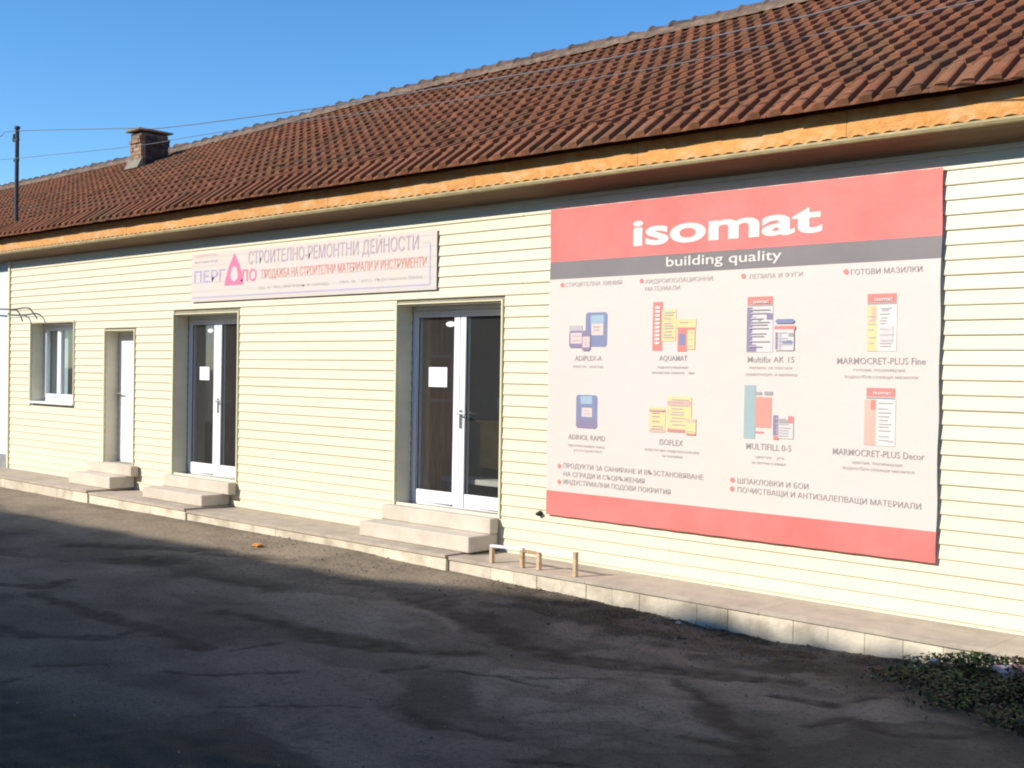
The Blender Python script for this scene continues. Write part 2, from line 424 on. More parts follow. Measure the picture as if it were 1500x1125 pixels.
def crack_fields(x, y):
    # broken plates: distance to the nearest joint of a warped cell pattern
    wx = x + 0.45 * noise.noise(Vector((x * 0.9, y * 0.9, 3.1))) + 0.10 * noise.noise(Vector((x * 4, y * 4, 7.7)))
    wy = y + 0.45 * noise.noise(Vector((x * 0.9, y * 0.9, 9.4))) + 0.10 * noise.noise(Vector((x * 4, y * 4, 1.3)))
    d, pts = noise.voronoi(Vector((wx * 0.50, wy * 0.85, 0.3)))
    e = d[1] - d[0] + 0.05 * noise.noise(Vector((x * 6, y * 6, 2.2)))
    k_ = noise.noise(Vector((x * 0.6, y * 0.6, 20.0)))
    wid = 0.05 + 0.42 * max(0.0, k_ + 0.05)
    gate = sstep(-0.15, 0.15, noise.noise(Vector((x * 0.8, y * 0.8, 40.0))))
    c1 = (1 - sstep(wid * 0.15, wid, e)) * (0.08 + 0.72 * gate)
    d2, p2 = noise.voronoi(Vector((wx * 1.3, wy * 2.2, 5.0)))
    c2 = (1 - sstep(0.02, 0.11, d2[1] - d2[0])) * 0.6 * sstep(0.10, 0.35, noise.noise(Vector((x * 0.5, y * 0.5, 60.0))))
    c3 = 0.75 * sstep(0.18, 0.42, noise.noise(Vector((wx * 0.8, wy * 1.9, 70.0))) + 0.3 * noise.noise(Vector((x * 3, y * 5, 71.0))))
    c2 = max(c2 * 0.6, c3 * 0.5)
    tone = 0.45 + 0.75 * noise.noise(Vector((pts[0].x * 7.1, pts[0].y * 5.3, 2.0))) + 0.45 * noise.noise(Vector((x * 1.3, y * 2.2, 4.0))) + 0.15 * noise.noise(Vector((x * 7, y * 7, 4.0)))
    c1 *= 0.30
    for (ex, ey, ea, eb, am) in PLATES:
        q_ = math.hypot((wx - ex) / ea, (wy - ey) / eb)
        tone = max(tone, am * (1 - sstep(0.82, 1.02, q_)) + tone * 0.25) if q_ < 1.05 else tone
    dist_ = sstep(-1.5, -5.0, y)
    return max(c1, c2, min(1, 0.95 * drawn_cracks(x, y))), min(1, max(0, tone * (1 - 0.35 * dist_) - 0.10 * dist_))

def axis(fine0, fine1, step, far):
    a = []; v = fine0
    while v < fine1: a.append(v); v += step
    a.append(fine1)
    s = step; v = fine1
    while v < far: s *= 1.35; v += s; a.append(v)
    s = step; v = fine0; b = []
    while v > -far: s *= 1.35; v -= s; b.append(v)
    return list(reversed(b)) + a
gx = axis(-17.5, -1.5, 0.042, 500.0)
gy = axis(-6.6, -0.55, 0.042, 500.0)
nx, ny = len(gx), len(gy)
gv = []; ck = []; tn = []; sl = []; sunstrips = []
for y in gy:
    for x in gx:
        near = (-22 < x < 1) and (-9 < y < -0.3)
        z = gbase(x, min(max(y, -60), 0))
        c = 0.0; t = 0.5; so = 0.0
        dd = sstep(-2.6, -1.3, y + 0.35 * noise.noise(Vector((x * 0.7, y * 1.4, 33)))) * sstep(-6.6, -9.0, x) * 0.85  # mask of the sunlit strip whose asphalt colour is lightened
        if near:
            c, t = crack_fields(x, y)
            so = sstep(-4.6, -3.4, x + 0.5 * noise.noise(Vector((x * 2, y * 2, 0)))) * sstep(-2.3, -1.5, y + 0.4 * (x + 3) + 0.35 * noise.noise(Vector((x * 2, y * 2, 5))))
            so = max(so, (0.20 + 0.65 * sstep(0.0, 0.2, noise.noise(Vector((x * 2.6, y * 3.6, 21))) + 0.1)) * sstep(-2.1, -1.3, y + 0.35 * noise.noise(Vector((x * 2.2, y * 2.2, 8)))) * sstep(-8.4, -6.8, x))
            drk = sstep(0.25, -0.05, (y + 5.55 - (x + 7.5) * 0.16) + 0.35 * noise.noise(Vector((x * 1.5, y * 1.5, 11)))) * sstep(-4.6, -5.4, x)
            so = max(so, 0.75 * drk)
            z += -0.006 * c + 0.003 * (t - 0.5) * (1 - c) + 0.008 * noise.noise(Vector((x * 1.1, y * 1.1, 0))) + 0.03 * so * noise.noise(Vector((x * 6, y * 6, 0)))
        gv.append((x, y, z)); sunstrips.append(dd * (0.75 + 0.25 * t)); ck.append(c * (1 - 0.55 * dd)); tn.append(t); sl.append(min(1, so))
gf = [(j * nx + i, j * nx + i + 1, (j + 1) * nx + i + 1, (j + 1) * nx + i) for j in range(ny - 1) for i in range(nx - 1)]
gm = bpy.data.meshes.new('ground')
gm.from_pydata(gv, [], gf)
for nm, dat in (('crack', ck), ('tone', tn), ('soil', sl), ('dust', sunstrips)):  # 'dust' is the mask of the painted sunlit strip
    at = gm.attributes.new(nm, 'FLOAT', 'POINT'); at.data.foreach_set('value', dat)
gm.polygons.foreach_set('use_smooth', [True] * len(gm.polygons))
gm.materials.append(M['asphalt'])
ground = link(bpy.data.objects.new('ground', gm))
tag(ground, 'cracked dark asphalt yard in front of the shop', kind='structure')

# ------------------------------------------------------------------ raised walkway along the wall
pave = empty('pavement', (-10, -0.3, 0))
tag(pave, 'raised concrete walkway with pale kerb stones along the wall', kind='structure')
pave_inv = Vector((-10, -0.3, 0))
SEG = [(-37.0, -16.06, 0.062, -0.73), (-16.06, -13.5, 0.034, -0.70), (-13.5, -8.67, 0.010, -0.675), (-8.67, 3.0, -0.008, -0.64)]
def place(o, off):
    o.location = -off
    return o
for si, (x0, x1, zt, yf) in enumerate(SEG):
    step = 0.302 if si == 3 else 0.9
    n = max(1, round((x1 - x0) / step)); step = (x1 - x0) / n
    for k in range(n):
        a = x0 + k * step; b = a + step
        if si == 0 and a < -21.5 and k % 2 == 0 and False: continue
        jz = random.uniform(-0.002, 0.002)
        jy = random.uniform(-0.004, 0.004)
        g = 0.004 if k > 0 else 0
        o = box('kerb_stone', M['kerb'], pave, a + g * 0.3, b - 0.0003, yf + jy, yf + 0.12, -0.5, zt - 0.034 + jz, bevel=0.003)
        place(o, pave_inv)
        m_ = 6 if si == 3 else 3
        if k % m_ == 0:
            b2 = min(x1, a + m_ * step)
            jz = random.uniform(-0.0015, 0.0015)
            o = box('paving_slab', M['slab'], pave, a + (0.001 if k else 0), b2 - 0.001, yf - 0.014, -0.004, zt - 0.033, zt + jz * 0.3, bevel=0.0015)
            place(o, pave_inv)

# ------------------------------------------------------------------ the shop building
bld = empty('shop_building', (-10, 4, 0))
tag(bld, 'long low cream-sided shop with red-brown clay tile roof and orange fascia', 'building')
BO = Vector((-10, 4, 0))
def bb(o):            # child of the building: cancel the building's own position
    o.location = -BO
    return o
wall = bb(empty('wall', (0, 0, 0), bld))
WX0, WX1 = -20.33, 3.0
ZT = 3.60
OPEN = [  # name, x0, x1, z0, z1
    ('win', -19.48, -17.965, 1.215, 2.535), ('d3', -16.955, -16.08, 0.385, 2.362),
    ('d2', -14.98, -13.398, 0.338, 2.565), ('d1', -10.223, -8.587, 0.336, 2.577)]
# masonry behind the siding, as one block wall with real openings
xs = sorted(set([WX0, WX1] + [o[1] for o in OPEN] + [o[2] for o in OPEN]))
b = MB()
for i in range(len(xs) - 1):
    a, c = xs[i], xs[i + 1]
    op = [o for o in OPEN if abs(o[1] - a) < 1e-6]
    if op:
        b.box(a, c, 0.012, 0.34, -0.45, op[0][3]); b.box(a, c, 0.012, 0.34, op[0][4], ZT + 0.25)
    else:
        b.box(a, c, 0.012, 0.34, -0.45, ZT + 0.25)
b.build('masonry', M['wallcore'], wall)
# clapboards: each course its own board, butt edge standing proud
PITCH = 0.1136
board_cache = {}
def board(x0, x1, z0, z1):
    key = (round(x0, 3), round(x1, 3), round(z1 - z0, 4))
    if key not in board_cache:
        h = z1 - z0
        b = MB()
        b.prism_x([(0.0, h), (0.011, h), (0.011, 0.0), (-0.002, 0.0), (-0.0120, 0.0), (-0.0145, 0.009), (-0.0100, 0.042), (-0.0015, h - 0.004)], x0, x1)
        board_cache[key] = b.mesh('siding_board', M['siding'])
        bm = bmesh.new(); bm.from_mesh(board_cache[key]); bmesh.ops.recalc_face_normals(bm, faces=bm.faces); bm.to_mesh(board_cache[key]); bm.free()
    o = bpy.data.objects.new('siding_board', board_cache[key])
    o.location = (0, random.uniform(-0.0008, 0.0008), z0)
    link(o, wall)
JX = {0: [-18.6, -11.9, -8.3, -5.7], 1: [-12.6, -6.43], 2: [-17.4, -11.2, -7.3, -4.6]}
k = 0
z = 0.0184 - PITCH
while z < ZT - 0.01:
    za, zb = z, min(z + PITCH, ZT)
    segs = [(WX0 + 0.045, WX1)]
    zm = (za + zb) / 2
    for nm, ox0, ox1, oz0, oz1 in OPEN:
        if oz0 - 0.02 < zm < oz1 + 0.02:
            out = []
            for s0, s1 in segs:
                if ox0 >= s1 or ox1 <= s0: out.append((s0, s1))
                else: out += [(s0, ox0 - 0.03), (ox1 + 0.034, s1)]
            segs = out
    js = JX[(k // 2) % 3]
    fin = []
    for s0, s1 in segs:
        cut = [j for j in js if s0 + 0.6 < j < s1 - 0.6]
        p = s0
        for j in cut: fin.append((p, j - 0.003)); p = j
        fin.append((p, s1))
    for s0, s1 in fin:
        board(s0, s1, za, zb)
    z += PITCH; k += 1
# channel trims round the openings and the corner post
for nm, ox0, ox1, oz0, oz1 in OPEN:
    b = MB()
    b.box(ox0 - 0.028, ox0, -0.029, 0.010, oz0, oz1 + 0.012)
    b.box(ox1, ox1 + 0.020, -0.027, 0.010, oz0, oz1 + 0.012)
    b.box(ox0, ox1, -0.020, 0.010, oz1, oz1 + 0.012)
    b.build('opening_trim', M['trim'], wall)
b = MB(); b.box(WX0 - 0.012, WX0 + 0.042, -0.034, 0.25, -0.2, ZT); b.build('corner_post', M['trim'], wall)
# reveals: siding returns on the jamb seen from the street, plain soffit and far jamb
for nm, ox0, ox1, oz0, oz1 in OPEN:
    z = oz0; dep = 0.20
    kz = math.floor((oz0 - 0.0184) / PITCH)
    z = 0.0184 + kz * PITCH
    while z < oz1 - 0.005:
        za, zb = max(z, oz0), min(z + PITCH, oz1)
        if zb - za > 0.02:
            b = MB()
            h = zb - za
            b.raw([(ox0 + 0.016, 0.0, za), (ox0 + 0.016, dep, za), (ox0 + 0.003, dep, zb), (ox0 + 0.003, 0.0, zb), (ox0, 0.0, za), (ox0, dep, za), (ox0, dep, zb), (ox0, 0.0, zb)],
                  [(0, 1, 2, 3), (4, 7, 6, 5), (0, 4, 5, 1), (3, 2, 6, 7), (0, 3, 7, 4), (1, 5, 6, 2)])
            b.build('jamb_board', M['siding'], wall)
        z += PITCH
    b = MB()
    b.box(ox1 - 0.012, ox1, 0.0, dep, oz0, oz1 - 0.002)
    b.box(ox0 + 0.001, ox1 - 0.014, 0.0, dep, oz1 - 0.012, oz1)
    b.build('reveal_lining', M['siding'], wall)
# sill of the sided wall under the window
o = box('window_sill', M['pvcwhite'], bld, -19.46, -17.94, -0.045, 0.24, 1.196, 1.232, bevel=0.006); bb(o)

# plaster-faced end of the same row, left of the corner post
pw = bb(empty('plaster_wall', (0, 0, 0), bld))
b = MB(); b.box(-37.0, WX0 - 0.012, 0.035, 0.35, 0.28, ZT + 0.25); b.build('plaster_face', M['plaster'], pw)
b = MB(); b.box(-37.0, WX0 - 0.014, 0.02, 0.33, -0.45, 0.28); b.build('plinth_course', M['plinth'], pw)

# back and end walls
b = MB()
b.box(-37.0, 3.0, 9.0, 9.3, -0.45, 3.9)
for xa in (-37.0, 2.72):
    b.raw([(xa, 0.35, -0.45), (xa, 9.0, -0.45), (xa, 9.0, 3.9), (xa, 4.3, 6.2), (xa, 0.35, 4.05), (xa + 0.28, 0.35, -0.45), (xa + 0.28, 9.0, -0.45), (xa + 0.28, 9.0, 3.9), (xa + 0.28, 4.3, 6.2), (xa + 0.28, 0.35, 4.05)],
          [(0, 1, 2, 3, 4), (9, 8, 7, 6, 5), (0, 5, 6, 1), (1, 6, 7, 2), (2, 7, 8, 3), (3, 8, 9, 4), (4, 9, 5, 0)])
bb(b.build('rear_walls', M['plaster'], bld))

# ------------------------------------------------------------------ eaves
SOF = 3.66
b = MB()
prof = [(-0.292, SOF), (-0.21, SOF - 0.010), (-0.12, SOF - 0.035), (-0.05, SOF - 0.060), (-0.032, SOF - 0.080), (0.012, SOF - 0.080), (0.012, SOF + 0.15), (-0.292, SOF + 0.15)]
b.prism_x(prof, -37.0, 3.0)
bb(b.build('cornice', M['cornice'], bld))
fx = -20.2; fk = 0
fas = bb(empty('fascia', (0, 0, 0), bld))
while fx < 3.0:
    e = min(3.0, fx + 2.4 + random.uniform(-0.4, 0.4))
    b = MB()
    yj = random.uniform(-0.003, 0.003)
    n = int((e - fx) / 0.0325)
    # scalloped lower edge of the fascia strip
    vs = []; fs = []
    for i in range(n + 1):
        x = fx + (e - fx - 0.004) * i / n
        ph = abs(math.sin(math.pi * (x / 0.13)))
        zl = 3.704 + 0.018 * ph
        bulge = 0.010 * ph
        wav = 0.006 * noise.noise(Vector((x * 2.0, 0, 5)))
        vs += [(x, -0.312 + yj + wav - bulge, zl), (x, -0.319 + yj + wav, 3.76), (x, -0.314 + yj + wav, 3.925), (x, -0.293, 3.925), (x, -0.293, zl)]
    for i in range(n):
        for q in range(5):
            fs.append((i * 5 + q, i * 5 + (q + 1) % 5, (i + 1) * 5 + (q + 1) % 5, (i + 1) * 5 + q))
    fs += [(0, 1, 2, 3, 4), tuple(n * 5 + q for q in (4, 3, 2, 1, 0))]
    b.raw(vs, fs)
    b.build('fascia_board', M['fascia'], fas)
    fx = e
b = MB(); b.box(-37.0, -20.2, -0.319, -0.293, 3.71, 3.90); b.build('fascia_board', M['cream_fascia'], fas)
b = MB()
b.prism_x([(-0.330, 3.667), (-0.337, 3.687), (-0.330, 3.705), (-0.293, 3.705), (-0.293, 3.662)], -37.0, 3.0)
b.build('drip_edge', M['lip'], fas)

# ------------------------------------------------------------------ roof
roof = bb(empty('roof', (0, 0, 0), bld))
PIT = math.radians(27.1)
RY, RZ = 4.3, 6.48
def sag(x, s):      # the ridge sinks towards the far end, courses undulate a little
    f = min(1, max(0, s / 5.4))
    return -0.16 * sstep(-13.0, -23.0, x) * f + 0.012 * noise.noise(Vector((x * 0.35, s * 0.5, 2.0)))
def slope(s):       # s along the slope from the eave nose; returns (y, z) of the tile noses' underside
    if s < 0.33:
        t = s / 0.33
        return -0.475 + 0.287 * t, 3.945 + 0.205 * t
    d = s - 0.33
    return -0.188 + d * math.cos(PIT), 4.165 + d * math.sin(PIT)
TW = 0.195
def tile_data(tilt, length, jx=0.0):
    pr = [(0.0, -0.002), (0.022, 0.006), (0.055, 0.030), (0.085, 0.039), (0.130, 0.041), (0.146, 0.033), (0.151, -0.004), (0.199, -0.005)]
    ct, st = math.cos(tilt), math.sin(tilt)
    vs = []
    for L_, sc in ((0.0, 1.0), (0.012, 1.06), (length, 1.0)):
        for u, h in pr:
            hh = h * sc - (0.004 if L_ == 0.0 else 0)
            vs.append((u, L_ * ct - hh * st, L_ * st + hh * ct))
    n = len(pr)
    for u, h in pr:                                   # underside of the nose
        vs.append((u, 0.018 * st * 0 + 0.006, -0.022))
    fs = []
    for r in range(2):
        for i in range(n - 1):
            fs.append((r * n + i, r * n + i + 1, (r + 1) * n + i + 1, (r + 1) * n + i))
    for i in range(n - 1):
        fs.append((3 * n + i, 3 * n + i + 1, i + 1, i))
    fs.append((n - 1, 4 * n - 1, 3 * n - 1, 2 * n - 1))
    fs.append((0, n, 2 * n, 3 * n))
    return vs, fs
T_UP = tile_data(math.radians(22.0), 0.42)
T_EAVE = tile_data(math.radians(34.5), 0.40)
def tile_mesh(dat, nm):
    me = bpy.data.meshes.new(nm); me.from_pydata(dat[0], [], dat[1]); me.materials.append(M['tile'])
    me.update(); return me
me_up, me_eave = tile_mesh(T_UP, 'roof_tile'), tile_mesh(T_EAVE, 'roof_tile')
NROW = 17
tiles = []
cinv = cam.matrix_world.inverted()
x = -37.0
while x < 3.0:
    for r in range(NROW):
        s = r * 0.322 if r > 0 else 0.0
        if r >= 1: s = 0.33 + (r - 1) * 0.322
        y, z = slope(s)
        if y > RY - 0.12: continue
        z += sag(x, s)
        p = Vector((x + random.uniform(-0.004, 0.004), y + random.uniform(-0.006, 0.006), z + random.uniform(-0.003, 0.004)))
        c = cinv @ p
        inv = c.z < 0 and abs(c.x / -c.z) < 0.437 and abs(c.y / -c.z) < 0.328
        tiles.append((0 if inv else 1, -c.z, p, r))
    x += TW
tiles.sort(key=lambda t: (t[0], t[1]))
far = MB(); tint = []
for i, (q, dist, p, r) in enumerate(tiles):
    rz = random.uniform(-0.012, 0.012)
    if random.random() < 0.02: rz *= 4
    if i < 298:
        o = bpy.data.objects.new('roof_tile', me_eave if r == 0 else me_up)
        o.location = p; o.rotation_euler = (random.uniform(-0.01, 0.01), random.uniform(-0.012, 0.012), rz)
        link(o, roof)
    else:
        vs, fs = T_EAVE if r == 0 else T_UP
        cz, sz = math.cos(rz), math.sin(rz)
        ry = random.uniform(-0.012, 0.012)
        far.raw([(p.x + a * cz - b_ * sz, p.y + a * sz + b_ * cz, p.z + c_ - a * ry) for a, b_, c_ in vs], fs)
        tint += [random.random()] * len(fs)
me = far.mesh('roof_tiles', M['tile'], smooth=False)
at = me.attributes.new('tint', 'FLOAT', 'FACE'); at.data.foreach_set('value', tint)
fo = link(bpy.data.objects.new('roof_tiles', me), roof); tag(fo, kind='stuff')
# boarding under the tiles (closes the roof), and the rear slope
b = MB()
XS = [-37 + i * 1.0 for i in range(41)]
vs = []
for x in XS:
    for (y, z, s) in ((-0.33, 3.925, 0), (-0.16, 4.06, 0.33), (RY, RZ - 0.10, 5.4), (9.35, 3.95, 0)):
        vs.append((x, y, z + (sag(x, s) if s else 0)))
fs = []
for i in range(len(XS) - 1):
    for q in range(3):
        fs.append((i * 4 + q, i * 4 + q + 1, (i + 1) * 4 + q + 1, (i + 1) * 4 + q))
b.raw(vs, fs); b.build('roof_deck', M['deck'], roof)
# mortar bed and ridge caps
b = MB(); vs = []; fs = []
n = 700
for i in range(n + 1):
    x = -37 + 40.0 * i / n
    w = sag(x, 5.4)
    j = [0.055 * noise.noise(Vector((x * 5.5, k * 2.0, 1))) for k in range(5)]
    for k, (yy, zz) in enumerate(((-0.21, -0.085), (-0.15, 0.0), (-0.07, 0.05), (0.08, 0.06), (0.2, -0.09))):
        vs.append((x, RY + yy + j[k], RZ + zz + w + j[k] * 0.7))
for i in range(n):
    for k in range(4):
        fs.append((i * 5 + k, (i + 1) * 5 + k, (i + 1) * 5 + k + 1, i * 5 + k + 1))
b.raw(vs, fs); b.build('mortar_bed', M['mortar'], roof, smooth=True)
b = MB(); vs = []; fs = []
m_ = 8
for L_, rad in ((0.0, 0.112), (0.035, 0.120), (0.07, 0.098), (0.40, 0.078)):
    for k in range(m_ + 1):
        a = math.pi * k / m_
        vs.append((L_, -rad * math.cos(a), rad * 0.85 * math.sin(a)))
for r in range(3):
    for k in range(m_):
        fs.append((r * (m_ + 1) + k, r * (m_ + 1) + k + 1, (r + 1) * (m_ + 1) + k + 1, (r + 1) * (m_ + 1) + k))
fs.append(tuple(range(m_, -1, -1)))
b.raw(vs, fs)
cap = b.mesh('ridge_tile', M['ridge'], smooth=False)
x = -37.0
while x < 2.7:
    o = bpy.data.objects.new('ridge_tile', cap)
    o.location = (x, RY - 0.01 + random.uniform(-0.012, 0.012), RZ + 0.02 + sag(x, 5.4) + random.uniform(-0.012, 0.012))
    o.rotation_euler = (random.uniform(-0.1, 0.1), random.uniform(-0.045, 0.045), random.uniform(-0.05, 0.05))
    link(o, roof)
    x += 0.36

# ------------------------------------------------------------------ brick chimney
chim = bb(empty('chimney', (0, 0, 0), bld))
cx0, cx1, cy0, cy1, cz0, cz1 = -21.83, -21.40, 3.0, 3.60, 5.45, 6.42
b = MB(); b.box(cx0 + 0.012, cx1 - 0.012, cy0 + 0.012, cy1 - 0.012, cz0, cz1 - 0.02); b.build('mortar_core', M['mortar'], chim)
h = 0.075; nr = int((cz1 - cz0) / h)
for r in range(nr):
    z0 = cz0 + r * h; z1 = z0 + h - 0.010
    off = 0.0 if r % 2 else 0.125
    out = 0.03 if r >= nr - 2 else 0.0
    for (ax, a0, a1, f0, f1) in (('x', cx0, cx1, cy0, cy0 + 0.1), ('x', cx0, cx1, cy1 - 0.1, cy1), ('y', cy0 + 0.104, cy1 - 0.104, cx0, cx0 + 0.1), ('y', cy0 + 0.104, cy1 - 0.104, cx1 - 0.1, cx1)):
        p = a0 - off
        while p < a1 - 0.02:
            s0, s1 = max(p, a0) , min(p + 0.24, a1)
            if s1 - s0 > 0.03:
                j = random.uniform(-0.006, 0.006)
                if r == nr - 1 and random.random() < 0.25: p += 0.25; continue
                g0, g1 = f0 + j, f1 + j
                if out:
                    if abs(f0 - cy0) < 1e-6 or abs(f0 - cx0) < 1e-6: g0 -= out
                    else: g1 += out
                if ax == 'x': o = box('brick', M['brick'] if f0 < cy0 + 0.05 else M['shadebrick'], chim, s0, s1 - 0.01, g0, g1, z0, z1, jit=0.002)  # lighter brick on the sunlit front, shade-darkened brick on the other faces
                else: o = box('brick', M['shadebrick'], chim, g0, g1, s0, s1 - 0.01, z0, z1, jit=0.002)
            p += 0.25
b = MB()
b.box(cx0 - 0.06, cx1 + 0.05, cy0 - 0.07, cy1 + 0.07, cz1 + 0.015, cz1 + 0.06, jit=0.012)
b.box(cx0 - 0.01, cx1 - 0.15, cy0 - 0.02, cy1 - 0.32, cz1 + 0.05, cz1 + 0.085, jit=0.01)
b.build('chimney_cap', M['chimcap'], chim, bevel=0.01)
b = MB()
b.raw([(cx0 - 0.07, cy0 - 0.10, 5.70), (cx1 + 0.03, cy0 - 0.10, 5.70), (cx1 + 0.02, cy0 + 0.02, 5.93), (cx0 - 0.03, cy0 + 0.02, 5.93), (cx0 - 0.07, cy0 + 0.05, 5.6), (cx1 + 0.03, cy0 + 0.05, 5.6)],
      [(0, 1, 2, 3), (0, 3, 4), (1, 5, 2), (0, 4, 5, 1), (3, 2, 5, 4)])
b.build('mortar_flashing', M['chimcap'], chim)

# ------------------------------------------------------------------ doors and window
def frame_mb(x0, x1, z0, z1, y0, y1, w, wb=None, wt=None, wr=None):
    wb = w if wb is None else wb; wt = w if wt is None else wt; wr = w if wr is None else wr
    b = MB()
    b.box(x0, x0 + w, y0, y1, z0, z1); b.box(x1 - wr, x1, y0, y1, z0, z1)
    b.box(x0 + w, x1 - wr, y0, y1, z1 - wt, z1)
    if wb: b.box(x0 + w, x1 - wr, y0, y1, z0, z0 + wb)
    return b
def lever(parent, x, z, y, d):
    b = MB()
    b.box(x - 0.016, x + 0.016, y - 0.012, y, z - 0.13, z + 0.07)
    b.tube([(x, y - 0.01, z + 0.03), (x, y - 0.055, z + 0.03), (x + d * 0.02, y - 0.062, z + 0.03), (x + d * 0.12, y - 0.058, z + 0.028)], 0.010, 8)
    h = b.build('handle', M['metal'], parent)
    return h
def double_door(x0, x1, z0, z1, xm, label):
    d = bb(empty('double_door', (0, 0, 0), bld)); d['label'] = label
    frame_mb(x0 + 0.002, x1 - 0.002, z0 + 0.004, z1 - 0.013, 0.212, 0.280, 0.03, 0.02, 0.05).build('door_frame', M['upvc'], d, bevel=0.004)
    zi0, zi1 = z0 + 0.027, z1 - 0.067
    for (a, c, wl, wr) in ((x0 + 0.036, xm - 0.003, 0.068, 0.088), (xm + 0.003, x1 - 0.036, 0.088, 0.068)):
        frame_mb(a, c, zi0, zi1, 0.205, 0.268, wl, 0.14, 0.07, wr).build('door_leaf', M['upvc'], d, bevel=0.006)
        box('glass_pane', M['glass'], d, a + wl - 0.002, c - wr + 0.002, 0.232, 0.238, zi0 + 0.138, zi1 - 0.068)
        gk = MB()
        for (p, q, r, s) in ((a + wl, a + wl + 0.006, zi0 + 0.14, zi1 - 0.07), (c - wr - 0.006, c - wr, zi0 + 0.14, zi1 - 0.07)):
            gk.box(p, q, 0.220, 0.230, r, s)
        gk.box(a + wl + 0.006, c - wr - 0.006, 0.220, 0.230, zi0 + 0.14, zi0 + 0.146); gk.box(a + wl + 0.006, c - wr - 0.006, 0.220, 0.230, zi1 - 0.076, zi1 - 0.07)
        gk.build('glazing_seal', M['black'], d)
    lever(d, xm + 0.035, 1.35, 0.205, 1)
    return d
double_door(-10.223, -8.587, 0.336, 2.577, -9.43, 'taller-looking white double glass door nearest the big banner')
double_door(-14.98, -13.398, 0.338, 2.565, -14.215, 'white double glass door under the faded shop sign')
# plain white door
d3 = bb(empty('single_door', (0, 0, 0), bld)); d3['label'] = 'plain white panel door'
frame_mb(-16.953, -16.082, 0.389, 2.349, 0.205, 0.275, 0.045, 0.02, 0.05).build('door_frame', M['upvc'], d3, bevel=0.004)
b = MB(); b.box(-16.905, -16.13, 0.200, 0.25, 0.412, 2.296)
b.box(-16.80, -16.235, 0.193, 0.1998, 0.60, 1.25); b.box(-16.80, -16.235, 0.193, 0.1998, 1.40, 2.15)
b.build('door_leaf', M['upvc'], d3, bevel=0.004)
lever(d3, -16.862, 1.39, 0.199, 1)
# window with two sashes
wd = bb(empty('window', (0, 0, 0), bld)); wd['label'] = 'small white two-sash window beside the plain door'
frame_mb(-19.478, -17.967, 1.234, 2.522, 0.20, 0.27, 0.06).build('window_frame', M['upvc'], wd, bevel=0.004)
for (a, c) in ((-19.415, -18.892), (-18.886, -18.03)):
    frame_mb(a, c, 1.297, 2.459, 0.192, 0.255, 0.06).build('sash', M['upvc'], wd, bevel=0.005)
    box('pane', M['glass'], wd, a + 0.058, c - 0.058, 0.222, 0.228, 1.355, 2.401)
def curtain(x0, x1, z0, z1, y):
    b = MB(); n = int((x1 - x0) / 0.02); vs = []; fs = []
    for i in range(n + 1):
        x = x0 + (x1 - x0) * i / n
        yy = y + 0.014 * math.sin(x * 55) + 0.008 * math.sin(x * 23)
        vs += [(x, yy, z0), (x, yy, z1)]
    for i in range(n): fs.append((2 * i, 2 * i + 2, 2 * i + 3, 2 * i + 1))
    b.raw(vs, fs)
    return b.build('curtain', M['curtain'], None, smooth=True, recalc=False)
c1 = curtain(-19.44, -18.88, 1.25, 2.50, 0.36); tag(c1, 'pale teal curtain behind the narrow left window sash', 'curtain')
c2 = curtain(-18.62, -17.98, 1.25, 2.50, 0.36); tag(c2, 'pale curtain drawn aside at the right of the small window', 'curtain')

# rooms behind the glass
def room(x0, x1, fz, y1):
    b = MB(); y0, zt = 0.345, 2.95
    b.face([(x0, y0, fz), (x1, y0, fz), (x1, y1, fz), (x0, y1, fz)], 1)
    b.face([(x0, y1, fz), (x1, y1, fz), (x1, y1, zt), (x0, y1, zt)])
    b.face([(x0, y0, fz), (x0, y1, fz), (x0, y1, zt), (x0, y0, zt)])
    b.face([(x1, y1, fz), (x1, y0, fz), (x1, y0, zt), (x1, y1, zt)])
    b.face([(x0, y0, zt), (x0, y1, zt), (x1, y1, zt), (x1, y0, zt)])
    bb(b.build('interior_room', [M['intwall'], M['intfloor']], bld, recalc=False))
room(-12.0, -6.0, 0.33, 5.5); room(-15.6, -12.1, 0.33, 5.0); room(-20.2, -17.1, 0.33, 4.0)
# things seen through the doors
def wardrobe(x, y, w, label):
    t = empty('wooden_cabinet', (x, y, 0.33)); tag(t, label, 'cabinet')
    b = MB(); b.box(0, w, 0, 0.5, 0.05, 2.25); b.build('carcass', M['wood'], t, bevel=0.006)
    b = MB(); b.box(0.01, w - 0.01, -0.02, -0.001, 0.08, 2.22); b.build('cabinet_door', M['wood'], t, bevel=0.004)
    b = MB(); b.box(0.02, w - 0.02, 0.03, 0.47, 0, 0.05); b.build('plinth', M['black'], t)
wardrobe(-10.75, 0.62, 0.36, 'tall narrow brown cabinet behind the glass door nearest the banner')
wardrobe(-15.38, 0.62, 0.34, 'tall narrow brown cabinet behind the glass door under the faded sign')
t = empty('reception_desk', (-10.05, 1.25, 0.33)); tag(t, 'tan wooden desk standing behind the glass door nearest the banner', 'desk')
b = MB(); b.raw([(-0.1, 0, 0.36), (0.62, 0, 0.36), (0.56, 0, 0.90), (-0.1, 0, 0.90), (-0.1, 0.03, 0.36), (0.62, 0.03, 0.36), (0.56, 0.03, 0.90), (-0.1, 0.03, 0.90)],
                 [(0, 1, 2, 3), (7, 6, 5, 4), (0, 4, 5, 1), (1, 5, 6, 2), (2, 6, 7, 3), (3, 7, 4, 0)]); b.build('front_panel', M['tan'], t)
b = MB(); b.box(-0.14, 0.64, -0.03, 0.6, 0.90, 0.93); b.build('desk_top', M['tan'], t, bevel=0.004)
